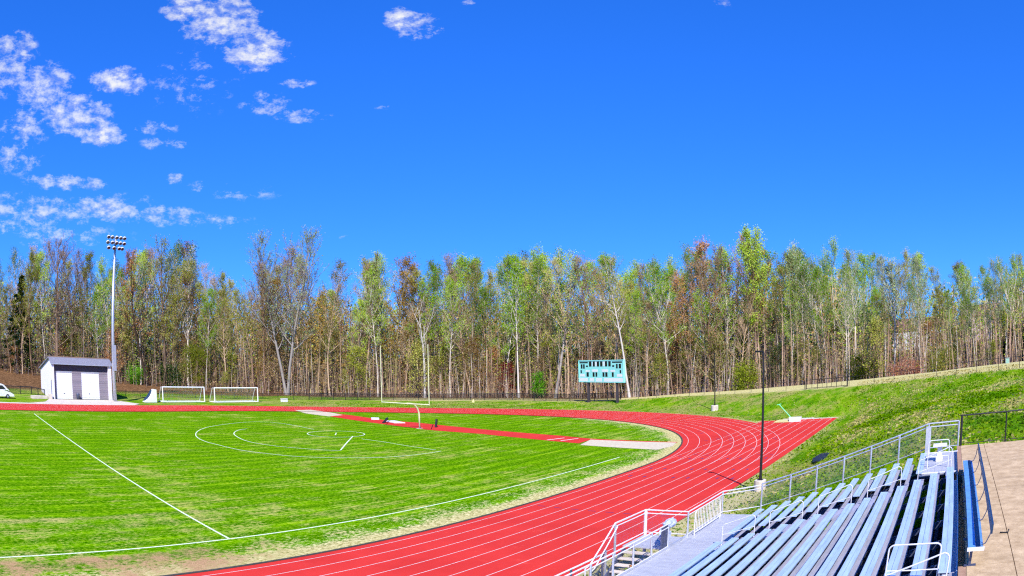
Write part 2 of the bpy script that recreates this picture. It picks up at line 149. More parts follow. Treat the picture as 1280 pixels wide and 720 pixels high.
def linkmat(name,col,p=.055,w=.13):
    m,nt,b,o=newmat(name)
    uv=N(nt,'ShaderNodeUVMap'); s=N(nt,'ShaderNodeSeparateXYZ'); nt.links.new(uv.outputs[0],s.inputs[0])
    u=math_(nt,'FRACT',math_(nt,'MULTIPLY',math_(nt,'ADD',s.outputs[0],s.outputs[1]),1/p)); v=math_(nt,'FRACT',math_(nt,'MULTIPLY',math_(nt,'SUBTRACT',s.outputs[0],s.outputs[1]),1/p))
    k=math_(nt,'MINIMUM',u,v); a=math_(nt,'LESS_THAN',k,w)
    t=N(nt,'ShaderNodeBsdfTransparent'); ms=N(nt,'ShaderNodeMixShader')
    b.inputs['Base Color'].default_value=(*col,1); b.inputs['Metallic'].default_value=.6; b.inputs['Roughness'].default_value=.45
    nt.links.new(a,ms.inputs[0]); nt.links.new(t.outputs[0],ms.inputs[1]); nt.links.new(b.outputs[0],ms.inputs[2]); nt.links.new(ms.outputs[0],o.inputs[0]); return m
def alu(name,col,rough=.42,metal=.55,sc=(2,.25,2)):
    m,nt,b,o=newmat(name); f=noise(nt,4,4,pos(nt,sc),.7); f2=noise(nt,1.3,5,pos(nt),.7); f3=noise(nt,18,3,pos(nt),.8)
    c=ramp(nt,f,[(.3,tuple(x*.78 for x in col)),(.7,tuple(min(1,x*1.12) for x in col))])
    c=mix(nt,ramp(nt,f2,[(.55,(0,0,0)),(.78,(.45,.45,.45))]),c,tuple(x*.55 for x in col))
    c=mix(nt,ramp(nt,f3,[(.66,(0,0,0)),(.76,(.5,.5,.5))]),c,tuple(x*.5 for x in col))
    nt.links.new(c,b.inputs['Base Color']); b.inputs['Roughness'].default_value=rough; b.inputs['Metallic'].default_value=metal; return m
def brick_mat():
    m,nt,b,o=newmat('grey_brick'); br=N(nt,'ShaderNodeTexBrick'); mp=N(nt,'ShaderNodeMapping'); mp.inputs['Rotation'].default_value=(RAD(90),0,RAD(90))
    g=N(nt,'ShaderNodeNewGeometry'); nt.links.new(g.outputs['Position'],mp.inputs[0]); nt.links.new(mp.outputs[0],br.inputs[0])
    br.inputs['Scale'].default_value=1.6; br.inputs['Color1'].default_value=(.26,.22,.26,1); br.inputs['Color2'].default_value=(.17,.15,.19,1); br.inputs['Mortar'].default_value=(.42,.40,.42,1)
    nt.links.new(br.outputs[0],b.inputs['Base Color']); b.inputs['Roughness'].default_value=.9; return m
MAT.update(turf=turf(),ground=terrain_mat(),track=track_mat(),
 paint=simple('white_line_paint',(.74,.60,.56),.7,var=.12,scale=3),turfline=simple('chalk_line',(.66,.78,.52),.9,var=.3,scale=8),
 mark=simple('dark_blue_marking',(.14,.03,.12),.8,var=.3),
 plaza=concrete_mat('plaza_concrete',(.36,.24,.12),(.68,.50,.29),2.4),slab=concrete_mat('pale_slab',(.55,.47,.38),(.74,.66,.56)),
 brown=concrete_mat('brown_slab',(.30,.17,.11),(.45,.28,.18),4),
 sand=concrete_mat('pit_sand',(.50,.42,.28),(.72,.64,.46),3),kerb=simple('dark_kerb',(.05,.05,.04),.8),
 seat=alu('bench_aluminium',(.52,.68,.92),.42,.3),foot=alu('footboard_aluminium',(.43,.43,.52),.6,.3),deck=alu('deck_aluminium',(.52,.53,.57),.6,.3,(.4,3,1)),
 galv=simple('galvanised_pipe',(.55,.58,.66),.4,.55,.15,5),white=simple('white_rail_paint',(.80,.80,.84),.35,.2,.08),dsteel=simple('dark_blue_steel',(.10,.12,.20),.5,.5),
 black=simple('black_coating',(.014,.014,.016),.45,0,.3),bluemetal=simple('blue_bench_coating',(.16,.38,.70),.35,.3,.2),dkblue=simple('navy_bench_coating',(.02,.055,.12),.4,.3,.2),
 wall=simple('white_block_wall',(.72,.70,.78),.85,0,.14,9,bmp=.3),roofing=simple('grey_shingles',(.20,.20,.25),.9,0,.35,5,bmp=.4),fascia=simple('brown_fascia',(.30,.20,.14),.8),
 brick=brick_mat(),door=simple('white_shutter',(.85,.85,.86),.5,0,.05),dark=simple('eave_shade_and_handle',(.05,.045,.07),.8),
 yellow=simple('pale_yellow_paint',(.70,.66,.42),.4,0,.08),cyan=simple('pale_cyan_paint',(.30,.82,.76),.45,0,.06,2),panel=simple('black_digit_panel',(.01,.012,.014),.3),
 offwhite=simple('off_white_paint',(.80,.84,.84),.5,0,.06),post=simple('brown_black_post',(.045,.035,.045),.7),
 glass=simple('dark_glass',(.02,.025,.035),.1,0,.1),tyre=simple('black_tyre',(.012,.012,.012),.8),lamp=simple('white_reflector',(.75,.75,.78),.35,.2,.08),lens=simple('dark_lens',(.03,.03,.06),.15),
 net=linkmat('white_net',(.8,.8,.8),.16,.1),link=linkmat('galvanised_chain_link',(.30,.26,.40),.06,.055),blink=linkmat('black_chain_link',(.02,.02,.025),.09,.2),
 bag=simple('pale_blue_plastic',(.42,.48,.72),.35,0,.35,14),orange=simple('orange_leaf',(.80,.28,.02),.7,0,.2),mint=simple('mint_green_paint',(.16,.72,.36),.5,0,.1),
 plate=simple('white_plate',(.78,.78,.84),.4),straw=simple('straw',(.62,.56,.24),.9,0,.3),house=simple('pink_siding',(.66,.52,.50),.8),housew=simple('white_siding',(.72,.74,.78),.8),hroof=simple('dark_red_roof',(.16,.08,.08),.9),
 b_pale=bark('pale_bark',(.30,.24,.19),(.70,.61,.52)),b_tan=bark('tan_bark',(.17,.10,.06),(.54,.38,.25)),b_dark=bark('dark_bark',(.06,.04,.028),(.28,.19,.13)),b_white=bark('white_bark',(.28,.25,.23),(.58,.53,.49)),b_gold=bark('yellow_bark',(.26,.21,.10),(.56,.48,.24)),
 twig=bark('twig_bark',(.16,.09,.07),(.46,.30,.21)),
 l_green=leafmat('fresh_green_leaves',[(.15,.30,.01),(.36,.58,.03),(.60,.76,.10)]),l_olive=leafmat('olive_leaves',[(.17,.20,.02),(.42,.45,.06),(.66,.64,.16)]),
 l_tan=leafmat('tan_buds',[(.28,.18,.08),(.56,.40,.20),(.74,.60,.32)]),l_rust=leafmat('rust_leaves',[(.32,.14,.05),(.62,.30,.11),(.76,.48,.20)]),l_gold=leafmat('golden_leaves',[(.30,.17,.03),(.60,.37,.07),(.74,.56,.16)]),
 l_grey=leafmat('grey_green_leaves',[(.16,.24,.08),(.36,.48,.18),(.58,.66,.30)]),l_mauve=leafmat('mauve_buds',[(.24,.17,.13),(.50,.38,.28),(.68,.55,.40)]),
 l_dark=leafmat('evergreen_needles',[(.008,.022,.006),(.022,.055,.012),(.06,.11,.02)],.15),l_bright=leafmat('bright_green_leaves',[(.06,.22,.01),(.16,.42,.02),(.30,.58,.05)]),
 l_pink=leafmat('coral_blossom',[(.34,.10,.06),(.62,.22,.14),(.72,.36,.24)]),l_yel=leafmat('yellow_green_leaves',[(.12,.17,.01),(.30,.36,.03),(.48,.50,.07)]),l_red=leafmat('red_blossom',[(.22,.03,.03),(.42,.06,.06),(.50,.14,.10)]))
# ------------------------------------------------------------------ mesh helper
class MB:
    def __init__(s): s.v=[];s.f=[];s.mi=[];s.uv=None
    def add(s,vs,fs,mi=0):
        o=len(s.v); s.v+= [tuple(p) for p in vs]; s.f+=[tuple(o+i for i in f) for f in fs]; s.mi+=[mi]*len(fs); return s
    def box(s,x0,x1,y0,y1,z0,z1,mi=0):
        v=[(x,y,z) for z in (z0,z1) for y in (y0,y1) for x in (x0,x1)]
        return s.add(v,[(0,2,3,1),(4,5,7,6),(0,1,5,4),(2,6,7,3),(0,4,6,2),(1,3,7,5)],mi)
    def beam(s,a,b,w,h,mi=0):
        a=Vector(a);b=Vector(b);d=(b-a).normalized(); up=Vector((0,0,1)) if abs(d.z)<.95 else Vector((1,0,0))
        sd=d.cross(up).normalized()*w/2; u=sd.cross(d).normalized()*h/2
        v=[p+i*sd+j*u for p in (a,b) for i,j in ((-1,-1),(1,-1),(1,1),(-1,1))]
        return s.add(v,[(0,1,2,3),(4,7,6,5),(0,4,5,1),(1,5,6,2),(2,6,7,3),(3,7,4,0)],mi)
    def tube(s,pts,r,n=6,mi=0,cap=True):
        pts=[Vector(p) for p in pts]; rs=r if isinstance(r,(list,tuple)) else [r]*len(pts)
        d0=(pts[1]-pts[0]).normalized(); x=d0.orthogonal().normalized(); rings=[];vs=[]
        for i,p in enumerate(pts):
            d=(pts[min(i+1,len(pts)-1)]-pts[max(i-1,0)]).normalized()
            x=(x-d*x.dot(d)); x=x.normalized() if x.length>1e-6 else d.orthogonal().normalized(); y=d.cross(x)
            for k in range(n):
                a=2*math.pi*k/n; vs.append(p+(x*math.cos(a)+y*math.sin(a))*rs[i])
        fs=[(i*n+k,i*n+(k+1)%n,(i+1)*n+(k+1)%n,(i+1)*n+k) for i in range(len(pts)-1) for k in range(n)]
        if cap and n>3: fs+= [tuple(reversed(range(n))),tuple((len(pts)-1)*n+k for k in range(n))]
        return s.add(vs,fs,mi)
    def lathe(s,c,prof,n=16,axis=(0,0,1),mi=0):
        ax=Vector(axis).normalized(); x=ax.orthogonal().normalized(); y=ax.cross(x); c=Vector(c); vs=[]
        for (r,h) in prof:
            for k in range(n):
                a=2*math.pi*k/n; vs.append(c+ax*h+(x*math.cos(a)+y*math.sin(a))*r)
        fs=[(i*n+k,i*n+(k+1)%n,(i+1)*n+(k+1)%n,(i+1)*n+k) for i in range(len(prof)-1) for k in range(n)]
        fs+= [tuple(reversed(range(n))),tuple((len(prof)-1)*n+k for k in range(n))]
        return s.add(vs,fs,mi)
    def poly(s,pts,z=0,mi=0): return s.add([(p[0],p[1],z) for p in pts],[tuple(range(len(pts)))],mi)
    def prism(s,pts,z0,z1,mi=0):
        n=len(pts); return s.add([(x,y,z0) for x,y in pts]+[(x,y,z1) for x,y in pts],[tuple(reversed(range(n))),tuple(range(n,2*n))]+[(i,(i+1)%n,n+(i+1)%n,n+i) for i in range(n)],mi)
    def mesh(s,name,mats,smooth=False):
        me=bpy.data.meshes.new(name); me.from_pydata(s.v,[],s.f)
        for m in (mats if isinstance(mats,(list,tuple)) else [mats]): me.materials.append(m)
        if any(s.mi): me.polygons.foreach_set('material_index',s.mi)
        if smooth: me.polygons.foreach_set('use_smooth',[True]*len(s.f))
        if s.uv is not None:
            ul=me.uv_layers.new(name='UVMap'); 
            for l,u in zip(ul.data,s.uv): l.uv=u
        me.update(); return me
    def build(s,name,mats,parent=None,smooth=False,fix=True):
        off=Vector((0,0,0)); p=parent
        while p is not None: off+=Vector(p.location); p=p.parent
        s.v=[(x-off.x,y-off.y,z-off.z) for x,y,z in s.v]
        me=s.mesh(name,mats,smooth)
        if fix and s.uv is None:
            bm=bmesh.new(); bm.from_mesh(me); bmesh.ops.recalc_face_normals(bm,faces=bm.faces); bm.to_mesh(me); bm.free()
        o=bpy.data.objects.new(name,me); C.objects.link(o); o.parent=parent; return o
def panel(pts_list):
    """vertical fabric quads with metre UVs; each item = (a,b,c,d) corners"""
    m=MB(); m.uv=[]
    for a,b,c,d in pts_list:
        m.add([a,b,c,d],[(0,1,2,3)]); w=(Vector(b)-Vector(a)).length; h=(Vector(d)-Vector(a)).length
        sh=b[2]-a[2]
        m.uv+=[(0,0),(w,sh),(w,sh+h),(0,h)]
    return m
def tag(o,label=None,cat=None,group=None,kind=None):
    if label: o['label']=label
    if cat: o['category']=cat
    if group: o['group']=group
    if kind: o['kind']=kind
    return o
def thing(name,loc,label,cat,group=None,rz=0):
    o=bpy.data.objects.new(name,None); C.objects.link(o); o.location=loc; o.rotation_euler=(0,0,rz); o.empty_display_size=.3
    return tag(o,label,cat,group)
def struct(name,mb,mat,**k): return tag(mb.build(name,mat,None,**k),kind='structure')
# ------------------------------------------------------------------ terrain
PZ=3.76
ctrl=[(2,60,.6),(12.5,62,1.2),(22,60,1.5),(29,57,1.9),(40.5,52,2.5),(51.4,46.5,3.1),(61.4,39.6,3.8),(70,31,4.4),(80,20,4.8),
 (-21,60,.15),(-45,47,.1),(-58,25,.1),(-63,0,.15),(-66,-25,.3),(-66,-60,.4),(-20,49,0),(5,49,.1),(25,42,.1),(36,36,.2),(-40,30,0),(-50,0,0),(-50,-50,0),
 (47,-18,.1),(47,-5,.1),(47,10,.1),(47,25,.15),(50,-18,.6),(50,-5,.7),(50,10,.8),(50,25,.9),(55,-18,1.75),(55,-5,2.1),(55,10,2.2),(55,25,2.2),(60,-18,3.45),(60,-5,3.4),(60,8,3.1),(60,25,3.0),
 (66,-18,3.7),(66,-5,3.8),(67,10,3.6),(68,22,3.9),(80,-18,4.0),(80,0,4.6),(100,-18,5),(100,10,5),
 (2,72,0.2),(22,70,.9),(45,64,1.6),(66,52,2.6),(84,38,3.4),(-21,72,.3),(-55,52,.6),(-76,5,1.6),(-80,-20,1.8),(-90,-40,2.2),(-80,25,1.8),
 (60,110,4.5),(20,120,4),(90,90,5.5),(-40,110,3),(-110,30,4),(-120,-30,4.5),(130,40,7),(80,150,6.5),(0,180,6),(-100,130,6),(150,-40,7),(-160,-60,6),(180,120,8),(-180,60,7),
 (0,-160,0),(60,-120,1),(-60,-140,0),(120,-120,5),(150,-150,5),(-150,-150,4),(0,260,8),(220,220,9),(-220,200,9)]
cp=np.array(ctrl,float)
def _U(r2): return np.where(r2>1e-9,r2*np.log(np.maximum(r2,1e-9)),0)
n_=len(cp); K=_U(((cp[:,None,:2]-cp[None,:,:2])**2).sum(-1))+np.eye(n_)*30
P_=np.c_[np.ones(n_),cp[:,:2]]; A_=np.zeros((n_+3,n_+3)); A_[:n_,:n_]=K; A_[:n_,n_:]=P_; A_[n_:,:n_]=P_.T
W_=np.linalg.solve(A_,np.r_[cp[:,2],0,0,0])
RY=.97; YS=-84.4; RO=45.70
def outdist(x,y):
    yy=np.where(y>0,y/RY,np.where(y<YS,(y-YS)/RY,0)); d=np.hypot(x,yy)-RO
    dx=np.maximum(np.maximum(36-x,x-45.7),0); dy=np.maximum(np.maximum(-5-y,y-28.8),0)
    return np.maximum(np.minimum(d,np.hypot(dx,dy)),0)
def terr(x,y):
    x=np.atleast_1d(np.asarray(x,float)); y=np.atleast_1d(np.asarray(y,float))
    h=np.zeros(x.size)
    for i in range(0,x.size,4000):
        q=np.c_[x[i:i+4000],y[i:i+4000]]
        h[i:i+4000]=_U(((q[:,None,:]-cp[None,:,:2])**2).sum(-1))@W_[:n_]+W_[n_]+q@W_[n_+1:]
    r=np.hypot(x,y); far=np.clip((r-230)/120,0,1); h=h*(1-far)+7*far
    d=outdist(x,y); s=np.clip(d/4.5,0,1); s=s*s*(3-2*s)
    h=np.maximum(h,0)*s-.03
    # ground under the grandstand and the terrace is cut lower
    w=np.clip((-18.35-y)/.5,0,1)*np.clip((x-47.5)/1.5,0,1)*np.clip((y+75)/3,0,1)
    low=np.clip((x-48)/12,0,1)*.6-.03
    return h*(1-w)+low*w
def tz(x,y): return float(terr(x,y)[0])
def axis_vals(lo,hi,fine_lo,fine_hi,step,extra=()):
    v=list(np.arange(fine_lo,fine_hi+1e-6,step)); s=step; a=fine_lo
    while a>lo: s*=1.18; a-=s; v.append(a)
    s=step;a=fine_hi
    while a<hi: s*=1.18; a+=s; v.append(a)
    return np.array(sorted(set(list(v)+list(extra))))
xs=axis_vals(-900,900,-96,110,1.5); ys=axis_vals(-900,900,-40,82,1.5,(-18.35,-18.85))
XX,YY=np.meshgrid(xs,ys); HH=terr(XX.ravel(),YY.ravel())
nx=len(xs); ny=len(ys)
FENCE=[(-66,-70),(-65,-25),(-63,0),(-58,25),(-45,46),(-21,59.5),(2,58),(12.5,57.5),(21,55.5),(27.2,53),(37.5,48),(48.6,42),(58,35.3),(66,27),(78,14)]
def polydist(px,py,poly):
    best=np.full(px.shape,1e9); sg=np.zeros(px.shape)
    for (x0,y0),(x1,y1) in zip(poly[:-1],poly[1:]):
        dx,dy=x1-x0,y1-y0; t=np.clip(((px-x0)*dx+(py-y0)*dy)/(dx*dx+dy*dy),0,1)
        ex,ey=px-(x0+t*dx),py-(y0+t*dy); d=np.hypot(ex,ey); side=np.sign(dx*ey-dy*ex)
        m=d<best; best=np.where(m,d,best); sg=np.where(m,side,sg)
    return best*sg      # + = outside (left of the walking direction is away from the field)
fd=polydist(XX.ravel(),YY.ravel(),[( -118,-45)]+[tuple(e) for e in EDGE]); ff=polydist(XX.ravel(),YY.ravel(),FENCE)
woods=np.clip((fd+1.5)/3,0,1); woods=np.where(ff>0,woods,0)
woods=np.where((XX.ravel()<-60)&(ff>1.5),np.maximum(woods,np.clip((ff-4)/3,0,1)),woods)
dry=np.clip((ff+1.0)/1.5,0,1)*(XX.ravel()>-45); dry=np.maximum(dry,np.clip(1-outdist(XX.ravel(),YY.ravel())/2.2,0,1)*.55)
dry=np.maximum(dry,.75*((XX.ravel()>45.6)&(XX.ravel()<49)&(YY.ravel()<-8)))
me=bpy.data.meshes.new('ground')
idx=np.arange(nx*ny).reshape(ny,nx)
F_=np.stack([idx[:-1,:-1],idx[:-1,1:],idx[1:,1:],idx[1:,:-1]],-1).reshape(-1,4)
me.from_pydata(np.c_[XX.ravel(),YY.ravel(),HH].tolist(),[],F_.tolist()); me.materials.append(MAT['ground'])
for nm,a in (('woods',woods),('dry',dry)):
    at=me.attributes.new(nm,'FLOAT','POINT'); at.data.foreach_set('value',a.astype(np.float32))
me.polygons.foreach_set('use_smooth',[True]*len(me.polygons)); me.update()
g=bpy.data.objects.new('ground',me); C.objects.link(g); tag(g,kind='structure')
# ------------------------------------------------------------------ infield, track, markings
def oval(rn,rf=None,nst=20,narc=72):
    rf=rn if rf is None else rf; p=[]
    for i in range(nst): p.append((rn,YS+(0-YS)*i/nst))
    for i in range(narc+1):
        a=math.pi*i/narc; t=(1-math.cos(a))/2; r=rn*(1-t)+rf*t; p.append((r*math.cos(a),RY*r*math.sin(a)))
    for i in range(1,nst): p.append((-rf,YS*i/nst))
    for i in range(narc+1):
        a=math.pi*i/narc; t=(1-math.cos(a))/2; r=rf*(1-t)+rn*t; p.append((-r*math.cos(a),YS-RY*r*math.sin(a)))
    return p
IN=oval(36.05,34.2); OUT=oval(RO)
def ring(A,B,z,mb=None):
    m=mb or MB(); n=len(A); m.add([(x,y,z) for x,y in A]+[(x,y,z) for x,y in B],[(i,n+i,n+(i+1)%n,(i+1)%n) for i in range(n)]); return m
struct('infield',MB().poly(IN,0),MAT['turf'])
tr=ring(IN,OUT,.012); tr.box(36.3,45.7,-2,28.9,-.02,.006)
struct('running_track',tr,MAT['track'])
kb=MB(); A=oval(35.93,34.08);B=oval(36.06,34.21); n=len(A)
for z in (.05,):
    ring(A,B,z,kb); kb.add([(x,y,z) for x,y in B]+[(x,y,0) for x,y in B],[(i,n+i,n+(i+1)%n,(i+1)%n) for i in range(n)])
struct('track_kerb',kb,MAT['kerb'])
def ribbon(m,pts,w,z,closed=False):
    n=len(pts); L=[];Q=[]
    for i in range(n):
        a=pts[(i-1)%n] if closed or i>0 else pts[i]; b=pts[(i+1)%n] if closed or i<n-1 else pts[i]
        dx,dy=b[0]-a[0],b[1]-a[1]; l=math.hypot(dx,dy) or 1; nx_,ny_=-dy/l*w/2,dx/l*w/2
        L.append((pts[i][0]+nx_,pts[i][1]+ny_,z));Q.append((pts[i][0]-nx_,pts[i][1]-ny_,z))
    rng=range(n) if closed else range(n-1)
    m.add(L+Q,[(i,n+i,n+(i+1)%n,(i+1)%n) for i in rng]); return m
lm=MB()
for k in range(9): ribbon(lm,oval(36.5+1.07*k),.038,.016,True)
for k in range(9): ribbon(lm,[(36.5+1.07*k,.5+ .8*(9-k)*0),(36.5+1.07*k,28.7)],.038,.020)
ribbon(lm,[(36.5,27.2),(45.3,27.2)],.06,.024)
struct('lane_marking',lm,MAT['paint'])
mm=MB()
for k in range(8):
    x0=36.5+1.07*k
    mm.box(x0+.3,x0+.78,-14.55,-14.47,.0165,.0185)
    for yy in (-4.4,-1.2,3.4):
        if (k+int(yy*2))%3: mm.box(x0+.45,x0+.6,yy,yy+.5,.0165,.0185)
for i in range(60):
    a=R.uniform(.1,1.7); r=36.9+1.07*R.randrange(8)+R.uniform(0,.3); x,y=r*math.cos(a),RY*r*math.sin(a)
    mm.add([(x,y,.0185),(x+.35*math.cos(a),y+.35*math.sin(a),.0185),(x+.35*math.cos(a)-.12*math.sin(a),y+.35*math.sin(a)+.12*math.cos(a),.0185),(x-.12*math.sin(a),y+.12*math.cos(a),.0185)],[(0,1,2,3)])
struct('exchange_marking',mm,MAT['mark'])
fl=MB()
ribbon(fl,[(31.95,YS+2+i*(86.0/30)) for i in range(31)],.13,.004)
ribbon(fl,[(-30.0,-28.9),(31.9,-31.4)],.13,.008)
def chaikin(p,k=2):
    for _ in range(k):
        q=[p[0]]
        for a,b in zip(p[:-1],p[1:]): q+=[(.75*a[0]+.25*b[0],.75*a[1]+.25*b[1]),(.25*a[0]+.75*b[0],.25*a[1]+.75*b[1])]
        p=q+[p[-1]]
    return p
ribbon(fl,chaikin([tuple(p) for p in ARC_BIG]),.12,.012); ribbon(fl,chaikin([tuple(p) for p in ARC_SMALL]),.12,.016)
ribbon(fl,[tuple(p) for p in ARC_SIDE],.14,.020); ribbon(fl,[tuple(p) for p in ARC_FAR],.09,.004)
ribbon(fl,[(-1.3+3.2*math.cos(a*math.pi/24),2.1+3.2*math.sin(a*math.pi/24)) for a in range(48)],.12,.024,True)
ribbon(fl,[(-2.2,2.9),(-.4,1.3)],.12,.028)
struct('field_marking',fl,MAT['turfline'])
struct('jump_runway',MB().poly([tuple(p) for p in RUNWAY],.010),MAT['track'])
struct('sand_pit',MB().poly([tuple(p) for p in PIT_RIGHT],.016),MAT['sand'])
struct('sand_pit',MB().poly([tuple(p) for p in PIT_LEFT],.016),MAT['sand'])
# far paved strip beside the track near the shed, and apron
struct('path',MB().prism([(-46.0,-60),(-45.95,-6),(-48.6,-4),(-56.3,-6.6),(-56.3,-20.5),(-50.5,-22.5),(-47.6,-26),(-47.4,-60)],-.1,.03),MAT['slab'])
struct('path',MB().prism([(38.9,29.0),(45.7,29.0),(49.2,30.6),(49.6,32.0),(45.2,30.6),(38.7,30.2)],-.1,.02),MAT['slab'])
# terrace
pl=MB(); pl.box(60.09,61.2,-32.98,-18.1,-.5,PZ); pl.box(60.09,61.2,-70,-33.0,-.5,PZ)
for j in range(10):
    x0=61.22+j*2.6
    for i in range(14):
        y1=-18.1-i*4.0; pl.box(x0,x0+2.575,y1-3.975,y1,-.5,PZ+.001*((i+j)%2))
struct('terrace_pavement',pl,MAT['plaza'])
struct('terrace_threshold',MB().box(59.9,60.085,-23.2,-18.1,2.6,PZ-.01).box(59.9,60.085,-40,-33.0,2.6,PZ-.01),MAT['brown'])
# ------------------------------------------------------------------ grandstand
gs=thing('grandstand',(54,-30,0),'long aluminium grandstand with fifteen rows of pale blue benches beside the red track','grandstand')
def row(i): return 50.9+.61*(i-1),1.56+.175*(i-1)
YE=-18.7; A1=-22.5; A2=-23.78; B1=-33.9; B2=-35.2; YN=-46
DZ=1.13
def plank(x,y0,y1,z,w=.26):
    m=MB(); h=w/2-.004
    for xx in (x,x+w/2+.004): m.box(xx,xx+h,y0,y1,z-.045,z)
    for yy in (y0,y1): m.box(x-.004,x+w+.004,yy-.02,yy+.02,z-.05,z+.004)
    return m
for i in range(1,16):
    x,z=row(i)
    secs=[(A1,YE),(B1,A2),(YN,B2)] if i<14 else [(B1,A2),(YN,B2)]
    for y0,y1 in secs: tag(plank(x,y0,y1,z).build('seat_plank',MAT['seat'],gs))
    if i>1:
        fz=z-.43; m=MB()
        for y0,y1 in ([(A2+.003,YE),(B1,A2),(YN,B1-.003)] if i<14 else [(A2+.003,A1-.0),(B1,A2),(YN,B1-.003)]):
            m=MB().box(x-.44,x-.26,y0,y1,fz-.04,fz).box(x-.42,x-.28,y0+.01,y1-.01,fz-.06,fz-.041); m.build('footboard',MAT['foot'],gs)
    # aisle step between rows
    for y0,y1 in ((A2+.02,A1-.02),(B2+.02,B1-.02)): MB().box(x-.02,x+.29,y0,y1,z-.43+.045,z-.43+.0875).build('aisle_step',MAT['foot'],gs)
xw=59.47
m=MB(); m.box(xw,xw+.2,YN,A2,3.53,3.57); m.box(xw+.205,xw+.4,YN,A2,3.53,3.57); m.build('rear_walkway',MAT['foot'],gs)
m=MB(); m.box(58.35,59.86,A1+.005,-18.2,3.50,3.56)
for k in range(5): m.box(58.36+.3*k,58.62+.3*k,A1+.005,-18.2,3.561,3.567)
m.build('entry_landing',MAT['deck'],gs)
m=MB(); m.box(xw+.4,xw+.43,YN,-18.2,3.42,3.62); m.build('rear_curb',MAT['galv'],gs)
# deck
m=MB()
for k in range(8): m.box(48.95+.235*k,49.18+.235*k,YN,-18.15,DZ-.05,DZ)
m.build('front_walkway',MAT['deck'],gs)
m=MB(); m.box(48.90,48.945,YN,-18.12,DZ-.3,DZ+.09); m.box(48.95,51,-18.14,-18.1,DZ-.3,DZ+.03); m.build('fascia_board',MAT['galv'],gs)
# under frames
y=-19.2
while y>-46:
    m=MB(); m.beam((49.1,y,DZ-.12),(50.75,y,DZ-.12),.06,.12); m.beam((50.7,y,DZ-.15),(59.7,y,DZ-.15+.287*9.0-.1),.07,.16)
    for xx in (49.2,51.5,54,56.5,59.3):
        zt=DZ-.15+max(0,(xx-50.7))*.287; m.box(xx-.04,xx+.04,y-.04,y+.04,0,zt)
    for i in range(1,16):
        if i>=14 and y>A1: continue
        x,z=row(i)
        if A2<y<A1 or B2<y<B1: continue
        m.box(x+.04,x+.09,y-.035,y+.035,z-.40,z-.05); m.box(x+.02,x+.24,y-.035,y+.035,z-.09,z-.052)
    m.build('support_frame',MAT['dsteel'],gs); y-=1.83
# railings
def rail_line(name,pts,posts,mat,top=1.05,r=.028,gap=.14,fabric=True,z0=None):
    """pts: list of floor points; double top pipe, posts at given params"""
    m=MB(); T=[(p[0],p[1],p[2]+top) for p in pts]; m.tube(T,r,8); m.tube([(p[0],p[1],p[2]+top-gap) for p in pts],r*.8,8); m.tube([(p[0],p[1],p[2]+.1) for p in pts],r*.7,6)
    m.build(name,MAT[mat],gs)
    if fabric:
        q=[((a[0],a[1],a[2]+.1),(b[0],b[1],b[2]+.1),(b[0],b[1],b[2]+top-gap),(a[0],a[1],a[2]+top-gap)) for a,b in zip(pts[:-1],pts[1:])]
        panel(q).build('chain_link_fabric',MAT['link'],gs)
    for p in posts:
        MB().tube([(p[0],p[1],p[2]-.25),(p[0],p[1],p[2]+top-.01)],.04,8).build('railing_post',MAT['galv'],gs)
# sloping end railing, y=-18.1
def zend(x): return max(0,(x-50.85))*.287+1.47
P0=(50.8,-18.06,1.44);P1=(58.5,-18.06,3.66);P2=(59.95,-18.06,3.68)
rail_line('end_railing',[P0,P1,P2],[(x,-18.06,1.44+(x-50.8)*.2883) for x in (50.82,52.14,53.35,54.59,55.83,57.13)]+[P1,P2],'galv',top=1.1)
m=MB(); m.box(58.38,58.62,-18.3,-18.1,3.3,4.65); m.build('gate_pillar',MAT['deck'],gs)
# front railing of the deck and stair platform
rail_line('front_railing',[(50.75,-18.1,DZ+.3),(50.75,-18.08,DZ+.3),(48.95,-18.0,DZ),(48.95,-21.85,DZ),(47.1,-21.85,DZ),(47.05,-24.2,DZ)],[(48.95,-18.0,DZ),(48.95,-21.85,DZ),(47.1,-21.85,DZ)],'white',top=1.05)
MB().tube([(47.1,-21.85,DZ-1),(47.1,-21.85,DZ+1.05)],.07,10).build('railing_post',MAT['white'],gs)
MB().tube([(47.05,-24.2,0),(47.05,-24.2,DZ+1.02)],.05,10).build('railing_post',MAT['galv'],gs)
rail_line('front_railing',[(48.92,-23.6,DZ),(48.92,YN,DZ)],[(48.92,-23.6-1.35*k,DZ) for k in range(9)],'white',top=1.0)
# slatted gate folded inside the front rail
gt=MB(); gt.tube([(49.14,-21.6,DZ+.0),(49.14,-21.6,DZ+.9),(49.14,-21.45,DZ+1.02),(49.14,-18.9,DZ+1.02),(49.14,-18.75,DZ+.9),(49.14,-18.75,DZ+.0)],.022,8); gt.tube([(49.14,-21.6,DZ+.12),(49.14,-18.75,DZ+.12)],.018,6)
for k in range(1,17): gt.tube([(49.14,-21.6+k*.168,DZ+.12),(49.14,-21.6+k*.168,DZ+1.0)],.011,5)
gt.build('slatted_gate',MAT['white'],gs)
